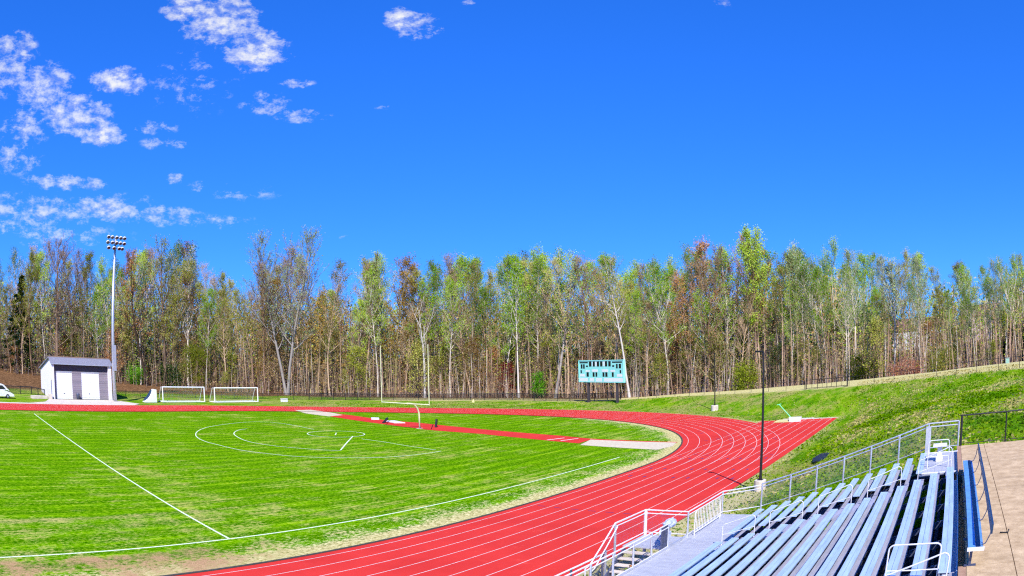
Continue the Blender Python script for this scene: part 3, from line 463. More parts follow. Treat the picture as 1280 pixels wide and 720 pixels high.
# platform + stairs
st=MB()
for k in range(8): st.box(47.08,48.88,-21.9-.22*k-.215,-21.9-.22*k,DZ-.045,DZ-.001)
so=st.build('stair_platform',MAT['deck'],gs)
for k in range(6):
    z=DZ-.185*(k+1); y0=-23.66-.29*k
    MB().box(47.2,48.6,y0-.29,y0,z-.04,z).box(47.2,48.6,y0-.295,y0-.27,z-.03,z+.006).build('stair_tread',MAT['slab'],so)
for xx in (47.16,48.64): MB().beam((xx,-23.6,DZ-.14),(xx,-25.4,-.05),.05,.24).build('stringer',MAT['dsteel'],so)
m=MB()
m.tube([(47.05,-24.2,DZ+1.05),(47.02,-25.9,.95),(47.02,-26.2,.9),(47.02,-26.2,0)],.028,8); m.tube([(47.12,-24.15,DZ+.9),(47.12,-25.75,.78),(47.12,-26.05,.7),(47.12,-26.05,0)],.024,8); m.build('stair_handrail',MAT['white'],so)
panel([((47.05,-24.2,DZ-.05),(47.02,-25.9,-.02),(47.02,-25.9,.9),(47.05,-24.2,DZ+.95))]).build('chain_link_fabric',MAT['link'],so)
m=MB()
for k in range(7): m.box(48.89,48.93,-23.58-.09*k-.03,-23.58-.09*k,DZ+.05,DZ+.98)
m.build('slat_panel',MAT['dsteel'],gs)
# aisle handrails
def loop(xa,xb,yy,f0,h=.85):
    za=f0(xa);zb=f0(xb); pts=[(xa,yy,za),(xa,yy,za+h-.1)]
    for k in range(1,5): a=k/4*math.pi/2; pts.append((xa+.12*(1-math.cos(a)),yy,za+h-.1+.1*math.sin(a)))
    for k in range(0,5): a=k/4*math.pi/2; pts.append((xb-.12+.12*math.sin(a),yy,zb+h-.1+.1*math.cos(a)+ (0)))
    pts+=[(xb,yy,zb)]
    m=MB(); m.tube(pts,.017,8); m.tube([(xa,yy,za+.42),(xb,yy,zb+.42)],.014,6); return m
fl0=lambda x: DZ+.10+max(0,x-50.9)*.287
for yy in (-23.14,-34.55):
    for xa,xb in ((50.9,52.15),(52.72,53.97),(54.56,55.81),(56.42,57.67),(58.33,59.6)): loop(xa,xb,yy,fl0).build('aisle_handrail',MAT['white'],gs)
flat=lambda x:3.57
loop(58.62,59.5,-21.4,flat,1.0).build('aisle_handrail',MAT['white'],gs)
loop(58.30,59.42,-33.75,flat,.95).build('aisle_handrail',MAT['white'],gs)
MB().tube([(58.62,-21.4,3.57+.55),(59.87,-21.4,3.57+.55)],.02,6).build('landing_rail',MAT['white'],gs); MB().tube([(58.45,-22.6,3.62),(59.87,-22.6,3.62)],.03,6).build('landing_rail',MAT['white'],gs)
m=MB(); m.box(58.95,59.25,-20.2,-19.9,3.57,3.75); m.box(59.0,59.2,-20.1,-20.0,3.75,4.15); m.box(58.8,59.4,-20.3,-19.8,4.15,4.2)
so2=m.build('platform_stool',MAT['plate'],None); tag(so2,'small white platform stool on the upper entry landing of the grandstand','stool')
# bag hung on the railing
def blob(c,r,seed,sub=3,amp=.35,sq=(1,1,1)):
    bm=bmesh.new(); bmesh.ops.create_icosphere(bm,subdivisions=sub,radius=1); rr=random.Random(seed); o=Vector((rr.random()*9,rr.random()*9,0))
    from mathutils import noise as mn
    m=MB()
    for v in bm.verts:
        n=mn.noise(v.co*2.3+o)*amp+mn.noise(v.co*6+o)*amp*.5; v.co=v.co*(1+n)
    m.add([(c[0]+v.co.x*r*sq[0],c[1]+v.co.y*r*sq[1],c[2]+v.co.z*r*sq[2]) for v in bm.verts],[[q.index for q in f.verts] for f in bm.faces]); bm.free(); return m
m=blob((48.70,-23.02,DZ+.86),.30,3,3,.3,(.7,1.25,.6)); q=blob((48.62,-23.25,DZ+.42),.28,5,3,.35,(.7,1.0,1.25)); m.add(q.v,q.f)
tag(m.build('plastic_bag',MAT['bag'],None),'crumpled pale blue plastic bag bunched on the stair railing','bag')
tag(blob((48.05,-24.65,DZ-.47),.13,8,2,.4,(1,.8,.45)).build('crumpled_wrapper',MAT['orange'],None),'small bright orange wrapper lying on a stair step','wrapper')
# track side low fence
tf=thing('trackside_fence',(46.85,-30,0),'low chain-link fence with pale pipe rail running beside the track below the stairs','fence')
m=MB(); m.tube([(46.95,-24.7,1.10),(46.95,-45,1.10)],.03,8); m.tube([(46.95,-24.7,.94),(46.95,-45,.94)],.022,8); m.build('rail',MAT['white'],tf)
for k in range(9): MB().tube([(46.95,-24.9-1.3*k*1.6,0),(46.95,-24.9-1.3*k*1.6,1.1)],.045,8).build('post',MAT['dsteel'],tf)
panel([((46.95,-24.7,.04),(46.95,-45,.04),(46.95,-45,.94),(46.95,-24.7,.94))]).build('chain_link_fabric',MAT['link'],tf)
m=MB(); m.tube([(46.95,-24.7,0),(46.95,-24.7,1.2)],.05,10); m.build('end_post',MAT['galv'],tf)
m=MB(); m.beam((47.6,-21.0,.06),(48.5,-20.5,.06),.12,.1); tag(m.build('kerb_stone',MAT['slab'],None),'short pale kerb stone lying in dead grass beside the front walkway','stone')
q_=blob((50.2,-1.8,tz(50.2,-1.8)+.03),1.0,12,3,.3,(.55,1.7,.10)); tag(q_.build('black_tarp',MAT['black'],None),'flat black patch on the grassy bank beyond the end railing','tarp')  # flattened black blob, a dark patch on the slope
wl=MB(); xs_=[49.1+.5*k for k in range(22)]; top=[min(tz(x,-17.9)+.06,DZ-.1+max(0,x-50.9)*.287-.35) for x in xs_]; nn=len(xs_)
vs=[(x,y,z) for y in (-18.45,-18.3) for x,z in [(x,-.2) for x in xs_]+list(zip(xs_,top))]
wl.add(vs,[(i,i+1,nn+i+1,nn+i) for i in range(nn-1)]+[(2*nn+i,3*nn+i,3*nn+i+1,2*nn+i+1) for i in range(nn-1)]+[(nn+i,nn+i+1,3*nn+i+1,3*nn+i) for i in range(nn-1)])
tag(wl.build('added_dark_skirt',simple('skirt_shade_black',(.03,.03,.03),.95),None),'added dark skirt blocking the view under the upper end of the grandstand','wall')  # added near-black skirt, closes the view and darkens the stand's end
# terrace bench with backrest
tb=thing('long_bench',(60.3,-28.5,PZ),'long blue metal bench with raised backrest at the terrace edge','bench')
m=MB(); m.box(60.05,60.22,-33.2,-23.8,4.16,4.20,0); m.box(60.23,60.33,-33.2,-23.8,4.16,4.20,1); m.box(60.34,60.40,-33.2,-23.8,4.14,4.18,0); m.build('seat',[MAT['bluemetal'],MAT['dkblue']],tb)
m=MB(); m.box(60.03,60.42,-33.24,-33.2,4.14,4.21); m.build('seat_end_cap',MAT['plate'],tb)
m=MB(); m.beam((60.52,-33.4,4.62),(60.60,-23.7,4.62),.04,.2); m.build('backrest',MAT['dkblue'],tb)
for k in range(6):
    y=-33.0+1.8*k; m=MB(); m.box(60.12,60.18,y-.03,y+.03,PZ,4.16); m.box(60.02,60.3,y-.05,y+.05,PZ,PZ+.02); m.build('leg',MAT['dsteel'],tb)
    MB().tube([(60.3,y,4.15),(60.45,y,4.22),(60.53,y,4.4),(60.55,y,4.58)],.014,5).build('back_bracket',MAT['dsteel'],tb)
tag(MB().tube([(61.0,-30.9,PZ+.02),(61.22,-30.95,PZ+.02),(61.24,-30.85,PZ+.06)],.018,6).build('metal_hook',MAT['black'],None),'tiny black metal hook lying on the terrace paving','hook')
# terrace fence
def zf(x): return PZ if True else 0
pf=thing('terrace_fence',(66,-18.05,PZ),'black pipe fence along the grassy edge of the concrete terrace','fence')
m=MB(); m.tube([(60.06,-18.02,PZ+1.22),(75,-18.02,PZ+1.22)],.03,8); m.tube([(60.06,-18.02,PZ+.08),(75,-18.02,PZ+.08)],.014,6); m.build('rail',MAT['black'],pf)
for k in range(7): MB().tube([(60.08+2.2*k,-18.02,PZ-.3),(60.08+2.2*k,-18.02,PZ+1.24)],.055 if k==0 else .035,8).build('post',MAT['black'],pf)
panel([((60.08,-18.02,PZ+.08),(75,-18.02,PZ+.08),(75,-18.02,PZ+1.2),(60.08,-18.02,PZ+1.2))]).build('chain_link_fabric',linkmat('thin_black_wire',(.02,.02,.02),.07,.05),pf)
struct('under_stand_shade_floor',MB().prism([(49.05,-75),(60.05,-75),(60.05,-18.9),(49.05,-18.9)],.3,.62),simple('under_stand_shade',(.012,.012,.013),.95))  # near-black floor: shade below the seats is painted into its colour
# ------------------------------------------------------------------ lamp posts
def lamp_post(x,y,zg,label,top=8.0,conc=.66,cr=.36):
    t=thing('lamp_post',(x,y,zg),label,'lamp post','black lamp posts round the track bend')
    MB().lathe((x,y,zg-.3),[(cr,0),(cr,conc+.28),(cr-.03,conc+.3)],20).build('concrete_base',MAT['slab'],t)
    MB().box(x-.16,x+.16,y-.16,y+.16,zg+conc,zg+conc+.03).tube([(x,y,zg+conc+.02),(x,y,zg+conc+.2)],.1,10).build('base_plate',MAT['black'],t)
    MB().tube([(x,y,zg+conc),(x,y,zg+top)],[.085,.05],10).build('pole',MAT['black'],t)
    MB().beam((x,y,zg+top-.08),(x-.2,y+.1,zg+top-.06),.04,.04).build('arm',MAT['black'],t)
    MB().beam((x-.12,y+.06,zg+top-.02),(x-.5,y+.25,zg+top-.02),.22,.1).build('lamp_head',MAT['black'],t)
    return t
lamp_post(47.72,-8.2,tz(47.72,-8.2),'nearer black lamp post on pale concrete base at the end of the grandstand railing')
lamp_post(25.4,42.1,tz(25.4,42.1),'farther black lamp post on white base on the grass behind the track bend',7.6,.7,.5)
# floodlight mast
fm=thing('floodlight_mast',(-53.66,-7.2,0),'tall pale floodlight mast beside the white shed','floodlight')
MB().tube([(-53.66,-7.2,0),(-53.66,-7.2,12),(-53.66,-7.2,27.4)],[.38,.30,.2],12).build('mast_pole',MAT['galv'],fm,smooth=True)
MB().box(-53.2,-52.75,-7.5,-6.9,5.2,9.5).build('control_box',MAT['galv'],fm)
for j,(z,ysl) in enumerate([(27.5,(-1.75,-.95,0,.85,1.65)),(26.6,(-1.85,-.85,0.05,.85,1.65)),(25.7,(-1.6,-.45,.65,1.3))]):
    ca=MB().beam((-53.5,-7.2-1.9,z),(-53.5,-7.2+1.8,z),.1,.1).build('crossarm',MAT['dsteel'],fm)
    for yo in ysl:
        c=Vector((-53.1,-7.2+yo,z+.12)); ax=Vector((.75,-.1,-.62)).normalized()
        q=MB().lathe(c,[(.12,-.12),(.22,-.05),(.33,.2),(.36,.34)],12,ax).build('floodlight',MAT['lamp'],fm,smooth=True)
        MB().lathe(c,[(.30,.345),(.28,.37)],12,ax).build('lens',MAT['lens'],q)
        v=MB(); hx=ax.cross(Vector((0,0,1))).normalized(); uu=hx.cross(ax); vs=[];n=8
        for k in range(n+1):
            a=math.pi*k/n; d=hx*math.cos(a)+uu*math.sin(a)
            for h,rr in ((.2,.35),(.62,.42)): vs.append(c+ax*h+d*rr)
        for k in range(n+1):
            a=math.pi*k/n; d=hx*math.cos(a)+uu*math.sin(a)
            for h,rr in ((.2,.335),(.62,.405)): vs.append(c+ax*h+d*rr)
        o_=2*(n+1); v.add(vs,[(2*k,2*k+1,2*k+3,2*k+2) for k in range(n)]+[(o_+2*k,o_+2*k+2,o_+2*k+3,o_+2*k+1) for k in range(n)]+[(2*k+1,o_+2*k+1,o_+2*k+3,2*k+3) for k in range(n)])
        v.build('visor',MAT['lamp'],q,fix=False)
# ------------------------------------------------------------------ storage shed
XF=-56.6; XD=-57.05; Y0=-19.4; Y1=-6.75; XR=-58.8; XB=-68.5
sh=thing('storage_shed',(-61,-13,0),'white block storage shed with two roller doors beside the track','shed')
w=MB()
w.add([(XF,Y0,0),(XF,Y0,5.9),(XR,Y0,6.9),(XB,Y0,4.75),(XB,Y0,0),(XF,Y0+.35,0),(XF,Y0+.35,5.9),(XR,Y0+.35,6.9),(XB,Y0+.35,4.75),(XB,Y0+.35,0)],[(0,1,2,3,4),(9,8,7,6,5),(0,5,6,1),(4,3,8,9),(1,6,7,2),(2,7,8,3)])
w.build('side_wall',MAT['wall'],sh)
w=MB(); w.add([(XF,Y1-.7,0),(XF,Y1-.7,5.85),(XR,Y1-.7,6.85),(XB,Y1-.7,4.7),(XB,Y1-.7,0),(XF,Y1,0),(XF,Y1,5.85),(XR,Y1,6.85),(XB,Y1,4.7),(XB,Y1,0)],[(0,1,2,3,4),(9,8,7,6,5),(0,5,6,1),(4,3,8,9),(1,6,7,2),(2,7,8,3)])
w.build('side_wall',MAT['wall'],sh)
MB().box(XB,XB+.3,Y0+.36,Y1-.71,0,4.65).build('rear_wall',MAT['wall'],sh)
d1=(-18.6,-15.15); d2=(-13.2,-9.35)
zt=4.75
for a,b in ((Y0+.36,d1[0]),(d1[1],d2[0]),(d2[1],Y1-.71)): MB().box(XD-.25,XD,a,b,0,zt).build('brick_pier',MAT['brick'],sh)
MB().box(XD-.25,XD,Y0+.36,Y1-.71,zt+.003,5.95).build('lintel',MAT['dark'],sh)  # dark colour carries the shade beneath the eave
for a,b in (d1,d2):
    m=MB(); k=0; z=0.05
    while z<4.7: m.box(XD-.12,XD-.06-(.02 if k%2 else 0),a,b,z,min(z+.155,4.72)); z+=.16; k+=1
    dd=m.build('roller_door',MAT['door'],sh); MB().box(XD-.05,XD+.02,a+1.5,a+1.75,1.0,1.06).build('handle',MAT['dark'],dd)
    MB().box(XD-.05,XD-.02,a-.002,b+.002,4.55,4.74).build('door_header',MAT['galv'],dd)
r=MB(); e=.35
r.add([(XF+.2,Y0-e,6.0),(XR,Y0-e,7.12),(XB-.5,Y0-e,4.85),(XF+.2,Y1+e,5.95),(XR,Y1+e,7.07),(XB-.5,Y1+e,4.8),(XF+.2,Y0-e,5.86),(XR,Y0-e,6.94),(XB-.5,Y0-e,4.67),(XF+.2,Y1+e,5.81),(XR,Y1+e,6.89),(XB-.5,Y1+e,4.62)],
 [(0,3,4,1),(1,4,5,2),(6,7,10,9),(7,8,11,10),(0,1,7,6),(1,2,8,7),(3,9,10,4),(4,10,11,5),(0,6,9,3),(2,5,11,8)])
rf=r.build('roof',MAT['roofing'],sh)
MB().beam((XR,Y0-e-.05,7.14),(XR,Y1+e+.05,7.09),.3,.12).build('ridge_cap',MAT['fascia'],rf)
MB().beam((XF+.24,Y0-e,5.95),(XF+.24,Y1+e,5.9),.06,.16).build('gutter',MAT['galv'],rf)
MB().box(-64.5,-63.4,Y0-.06,Y0-.005,0,2.2).build('side_door',MAT['wall'],sh)
MB().tube([(-57.8,Y0-.06,0),(-57.8,Y0-.06,3.2)],.06,6).build('downpipe',MAT['dsteel'],sh)
tag(MB().lathe((-56.5,-14.2,.03),[(.30,0),(.36,.9),(.38,.95),(.3,1.05)],14).build('rubbish_bin',MAT['dsteel'],None,smooth=True),'dark bin standing between the two roller doors of the shed','bin')
bs=thing('concrete_step',(-57.5,-22,0),'low beige concrete step with end block at the corner of the shed','step')
MB().box(-58.5,-56.8,-23.9,-20.6,.0,.45).build('slab',MAT['slab'],bs); MB().box(-57.2,-56.2,-20.5,-19.75,0,.85).build('end_block',MAT['slab'],bs)
# utility cart
uc=thing('utility_vehicle',(-56.5,-31.2,0),'white utility vehicle with dark windows parked at the left edge of the track','vehicle')
b=MB(); prof=[(-34,.45),(-34,1.2),(-33.8,1.35),(-30.0,1.35),(-28.6,1.0),(-27.9,.7),(-27.8,.35),(-34,.35)]
n=len(prof)
def side(m,prof,x0,x1,mi=0):
    n=len(prof); m.add([(x0,y,z) for y,z in prof]+[(x1,y,z) for y,z in prof],[tuple(range(n)),tuple(reversed(range(n,2*n)))]+[(i,n+i,n+(i+1)%n,(i+1)%n) for i in range(n)],mi); return m
side(MB(),prof,-57.5,-55.6).build('body',MAT['plate'],uc)
cb=side(MB(),[(-33.8,1.36),(-33.6,2.2),(-33.3,2.3),(-30.2,2.3),(-29.9,2.2),(-28.7,1.2),(-29.2,1.36)],-57.42,-55.68).build('cab',MAT['plate'],uc)
MB().add([(-57.3,-29.84,2.15),(-55.8,-29.84,2.15),(-55.8,-28.76,1.27),(-57.3,-28.76,1.27)],[(0,1,2,3)]).build('windshield',MAT['glass'],cb)
side(MB(),[(-33.5,1.5),(-33.4,2.1),(-32.0,2.1),(-32.0,1.5)],-55.67,-55.64).build('window',MAT['glass'],cb); side(MB(),[(-31.8,1.5),(-31.8,2.1),(-30.2,2.1),(-29.5,1.5)],-55.67,-55.64).build('window',MAT['glass'],cb)
side(MB(),[(-33.6,.5),(-33.6,1.15),(-30.9,1.15),(-30.9,.5)],-55.595,-55.57).build('side_panel',MAT['glass'],uc)
for yy in (-32.6,-29.2):
    for xx in (-57.3,-55.62):
        q=MB().lathe((xx-.1,yy,.36),[(.2,0),(.36,.02),(.36,.2),(.2,.22)],16,(1,0,0)).build('wheel',MAT['tyre'],uc); MB().lathe((xx-.1,yy,.36),[(.18,.0),(.18,.235)],12,(1,0,0)).build('hub',MAT['galv'],q)
# soccer goals
def goal(x,y0,y1,h,label):
    t=thing('soccer_goal',(x,(y0+y1)/2,0),label,'soccer goal','soccer goals stored beside the far straight')
    MB().tube([(x,y0,.05),(x,y0,h),],.11,8).build('goal_post',MAT['offwhite'],t); MB().tube([(x,y1,.05),(x,y1,h)],.11,8).build('goal_post',MAT['offwhite'],t)
    MB().tube([(x,y0,h),(x,y1,h)],.11,8).build('crossbar',MAT['offwhite'],t)
    MB().tube([(x,y0,.08),(x-2.2,y0,.08),(x-2.2,y1,.08),(x,y1,.08)],.07,6).tube([(x,y0,.09),(x,y1,.09)],.08,6).build('base_frame',MAT['offwhite'],t)
    for yy in (y0,y1): MB().tube([(x,yy,h),(x-.9,yy,h-.05),(x-2.2,yy,.1)],.05,6).build('side_stay',MAT['offwhite'],t)
    panel([((x-2.2,y0,.1),(x-2.2,y1,.1),(x-.9,y1,h-.05),(x-.9,y0,h-.05)),((x,y0,h),(x,y1,h),(x-.9,y1,h-.05),(x-.9,y0,h-.05))]).build('net',MAT['net'],t)
goal(-52.0,2.4,11.5,2.65,'left soccer goal with white frame, the one nearer the shed')
goal(-50.9,13.2,23.0,2.6,'right soccer goal with white frame, the one farther from the shed')
# curved white wedge
w=MB(); pr=[(-1.5,.05),(-1.5,0),(1.1,0),(1.1,2.25),(.55,2.3)]
for k in range(1,9):
    a=k/9*math.pi/2; pr.append((.55-2.05*math.sin(a)*1.0+ (0),2.3-2.2*(1-math.cos(a))*0-2.25*(1-math.cos(math.pi/2*k/9))**.0*(k/9)**.55))
wp=[(-1.5,0),(1.1,0),(1.1,2.2),(.6,2.25),(.35,1.6),(.0,1.05),(-.45,.6),(-.95,.3),(-1.5,.12)]
t=thing('curved_ramp',(-52.3,0,0),'white curved wedge-shaped ramp standing left of the soccer goals','ramp')
side(MB(),wp,-53.3,-52.1).build('shell',MAT['offwhite'],t)
MB().box(-53.3,-52.1,1.105,1.16,0,2.2).build('back_panel',MAT['straw'],t)
side(MB(),[(-1.3,.2),(-.95,.38),(-.45,.7),(0,1.15),(.3,1.65),(.45,2.1),(.25,2.1),(-.1,1.6),(-.6,1.0),(-1.3,.45)],-53.28,-53.0).build('netting',MAT['dkblue'],t)
bn=thing('cooler_box',(-49.8,28.4,0),'small white cooler box on the grass right of the soccer goals','box')
MB().box(-50.1,-49.5,27.8,29.1,0,.5).build('body',MAT['plate'],bn); MB().box(-50.15,-49.45,27.75,29.15,.505,.6).build('lid',MAT['offwhite'],bn)
tag(MB().lathe((-24.5,52.6,0),[(.28,0),(.28,.05),(.06,.62)],12).build('marker_cone',MAT['straw'],None),'small pale marker cone on the grass in front of the back fence','cone')
# ------------------------------------------------------------------ goalpost
gx,gy=.29,11.3
gp=thing('football_goalpost',(gx,gy+2.3,0),'pale yellow gooseneck football goalpost standing at the end of the field','goalpost')
pts=[(gx,gy+2.3,0),(gx,gy+2.3,1.5)]
for k in range(1,8): a=k/7*math.pi/2; pts.append((gx,gy+2.3-1.5*(1-math.cos(a)),1.5+1.5*math.sin(a)))
pts.append((gx,gy,3.02)); MB().tube(pts,.10,12).build('gooseneck',MAT['yellow'],gp,smooth=True)
MB().tube([(gx-3.88,gy,3.05),(gx+3.88,gy,3.05)],.07,10).build('crossbar',MAT['yellow'],gp)
for s in (-3.88,3.88): MB().tube([(gx+s,gy,3.0),(gx+s,gy,9.72)],[.05,.042],10).build('upright',MAT['yellow'],gp)
MB().lathe((gx,gy+2.3,0),[(.4,-.1),(.4,.02)],16).build('footing',MAT['slab'],gp)
# boards and stakes on the runway
for (a,b,c,d),lb in [(((-14.6,19.2),(-12.5,17.4),(-11.6,18.0),(-13.6,19.8)),'white take-off board lying on the runway, nearest the left sand pit'),(((-9.6,17.0),(-6.6,16.0),(-5.6,17.0),(-8.9,18.3)),'white take-off board lying on the runway just left of the goalpost')]:
    tag(MB().prism([a,b,c,d],.02,.10).build('takeoff_board',MAT['plate'],None),lb,'board','boards on the jump runway')
ln=MB()
for p in (19.4,21.0): ln.add([(p,11.6,.014),(p+.25,11.5,.014),(p+.9,13.6,.014),(p+.65,13.7,.014)],[(0,1,2,3)])
struct('runway_marking',ln,MAT['paint'])
tag(MB().beam((-7.6,15.0,0.0),(-8.1,16.3,.55),.22,.22).build('black_stake',MAT['black'],None),'short black stake leaning on the runway left of the goalpost','stake','black stakes on the runway')
tag(MB().beam((1.0,15.6,0.0),(.9,15.9,.95),.22,.22).build('black_stake',MAT['black'],None),'short black stake leaning just right of the goalpost foot','stake','black stakes on the runway')
# rake and pads at the chute end
pd=thing('pit_cover',(40.0,28.2,0),'white board on a yellow mat at the end of the sprint chute','mat')
MB().prism([(38.5,26.6),(40.3,26.6),(39.6,28.6),(38.6,28.6)],.03,.12).build('yellow_mat',MAT['straw'],pd); MB().prism([(40.32,26.6),(41.7,26.7),(41.3,28.9),(39.7,28.9)],.03,.34).build('white_board',MAT['plate'],pd)
rk=thing('rake',(39.6,28.9,0),'mint green rake leaning up behind the white board at the chute end','rake')
MB().tube([(39.9,28.9,.35),(38.35,29.3,1.75)],.05,6).build('handle',MAT['mint'],rk); MB().beam((38.1,29.2,1.72),(38.6,29.4,1.8),.06,.06).build('head',MAT['mint'],rk)
# ------------------------------------------------------------------ scoreboard
a=Vector((-4.45,56.17,0)); b_=Vector((5.78,52.69,0)); ux=(b_-a).normalized(); nrm=Vector((ux.y,-ux.x,0)); BW=(b_-a).length
zb,ztp=3.72,7.1; H_=ztp-zb
sbz=tz(.5,54.5)
sb=thing('scoreboard',((a+b_)/2).to_tuple(),'pale cyan scoreboard with black digit panels standing on two dark posts','scoreboard')
sb.location.z=sbz
def sbox(u0,u1,z0,z1,d0,d1):
    m=MB(); vs=[]
    for d in (d0,d1):
        for (u,z) in ((u0,z0),(u1,z0),(u1,z1),(u0,z1)): p=a+ux*u+nrm*d; vs.append((p.x,p.y,z))
    return m.add(vs,[(0,1,2,3),(7,6,5,4),(0,4,5,1),(1,5,6,2),(2,6,7,3),(3,7,4,0)])
cab=sbox(0,BW,zb,ztp,0,-.32).build('cabinet',MAT['cyan'],sb)
fr=MB()
for q in (sbox(-.06,BW+.06,ztp-.02,ztp+.1,.05,-.34),sbox(-.06,BW+.06,zb-.12,zb,.05,-.34),sbox(-.1,0,zb-.1,ztp+.08,.06,-.35),sbox(BW,BW+.1,zb-.1,ztp+.08,.06,-.35)): fr.add(q.v,q.f)
fr.build('frame',MAT['cyan'],cab)
def uz(x,y): return (x-48)/597*BW, ztp-(y-68)/272*H_
def pan(x0,x1,y0,y1,mat,name,d=.02):
    u0,z1=uz(x0,y0);u1,z0=uz(x1,y1); sbox(u0,u1,z0,z1,d,d-.015).build(name,mat,cab)
for x0,x1,y0,y1 in [(58,175,82,98),(505,630,82,98)]: pan(x0,x1,y0,y1,MAT['panel'],'header_panel')
for x0,x1,y0,y1 in [(192,225,78,142),(245,272,78,142),(300,330,78,142),(345,375,78,142),(410,438,78,142),(455,485,78,142),(75,98,112,168),(108,130,112,168),(555,575,112,168),(590,618,112,168),(70,88,190,230),(600,618,190,230),(155,185,218,275),(240,265,218,275),(280,302,218,275),(375,400,218,275),(412,440,218,275),(498,522,218,275),(150,175,128,148),(505,530,128,148)]: pan(x0,x1,y0,y1,MAT['panel'],'digit_panel')
for x0,x1,y0,y1 in [(232,240,80,140),(276,296,80,140),(380,404,80,140),(60,130,240,275),(140,200,190,212),(230,310,180,212),(365,450,180,212),(480,540,190,212),(565,632,240,275)]: pan(x0,x1,y0,y1,MAT['offwhite'],'caption_plate',.012)
pan(52,640,292,338,MAT['offwhite'],'sponsor_strip',.012)
for x in (185,270,380): pan(x-12,x+12,290,334,MAT['cyan'],'emblem_panel',.02)
for u in (.19,.84):
    p=a+ux*(BW*u)-nrm*.25; MB().box(p.x-.16,p.x+.16,p.y-.2,p.y+.2,sbz-.3,zb-.12).build('post',MAT['post'],sb)
# ------------------------------------------------------------------ perimeter fences
def fence(name,path,label,h=1.25,step=3.0,r=.045,fab=None,gate=None):
    c=path[len(path)//2]; t=thing(name,(c[0],c[1],tz(*c)),label,'fence','fences around the sports ground')
    pts=[]
    for (x0,y0),(x1,y1) in zip(path[:-1],path[1:]):
        l=math.hypot(x1-x0,y1-y0); n=max(1,round(l/step))
        for i in range(n): pts.append((x0+(x1-x0)*i/n,y0+(y1-y0)*i/n))
    pts.append(path[-1]); P=[(x,y,tz(x,y)) for x,y in pts]
    for k,p in enumerate(P): MB().tube([(p[0],p[1],p[2]-.2),(p[0],p[1],p[2]+h+.05)],r,6).build('post',MAT['black'],t)
    m=MB()
    for s_,e_ in zip(P[:-1],P[1:]): m.tube([(s_[0],s_[1],s_[2]+h),(e_[0],e_[1],e_[2]+h)],r*.75,5)
    m.build('top_rail',MAT['black'],t)
    if fab: panel([((s_[0],s_[1],s_[2]+.03),(e_[0],e_[1],e_[2]+.03),(e_[0],e_[1],e_[2]+h),(s_[0],s_[1],s_[2]+h)) for s_,e_ in zip(P[:-1],P[1:])]).build('chain_link_fabric',fab,t)
    return t
fence('boundary_fence',[(-65.5,-62),(-65,-35),(-64.5,-22.5),(-60.5,-20.4)],'black fence left of the shed in front of the brown bank',1.35,2.6,.09,MAT['blink'])
fence('boundary_fence',[(-62.5,-5),(-61.5,8),(-58,25),(-52,36)],'black fence between the shed and the soccer goals, behind them',1.2,3.0,.05,MAT['blink'])
fence('boundary_fence',[(-52,36.2),(-45,46),(-33,54),(-21,59.5),(2,58.6)],'long black chain-link fence between the back straight and the woods',1.25,2.6,.055,linkmat('dense_black_wire',(.02,.02,.025),.09,.32))
fence('boundary_fence',[(2.2,58.4),(12.5,57.5),(21,55.5),(27.2,53),(37.0,48.3)],'thin dark post fence on the low ridge right of the scoreboard',1.2,3.4,.035)
t=fence('boundary_fence',[(44.6,44.2),(48.6,42),(58,35.3),(66,27),(78,14)],'thin dark post fence climbing the grassy hill on the right',1.2,3.4,.035)
t=thing('field_gate',(40.9,46.2,tz(40.9,46.2)),'short black double gate in the fence on the grassy hill','gate')
gp_=[(37.3,48.1),(39.3,47.1),(40.9,46.2),(42.5,45.3),(44.3,44.35)]
for k,(x,y) in enumerate(gp_): z=tz(x,y); MB().tube([(x,y,z-.2),(x,y,z+1.55 if k%2==0 else z+1.3)],.10 if k in(0,4) else .05,6).build('gate_post',MAT['black'],t)
for (x0,y0),(x1,y1) in zip(gp_[:-1],gp_[1:]):
    z0,z1=tz(x0,y0),tz(x1,y1); MB().tube([(x0,y0,z0+1.25),(x1,y1,z1+1.25)],.04,5).tube([(x0,y0,z0+.15),(x1,y1,z1+.15)],.035,5).tube([((x0+x1)/2,(y0+y1)/2,(z0+z1)/2+.1),((x0+x1)/2,(y0+y1)/2,(z0+z1)/2+1.25)],.03,5).build('gate_leaf',MAT['black'],t)
z=tz(67.8,33.5); ub=thing('utility_box',(67.8,33.5,z),'small pale green utility box on top of the grassy hill','box')
MB().box(67.6,68.1,33.3,33.7,z-.1,z+.6).build('cabinet',simple('faded_green_paint',(.30,.50,.40),.6),ub); MB().box(67.55,68.15,33.25,33.75,z+.603,z+.66).build('lid',MAT['offwhite'],ub)
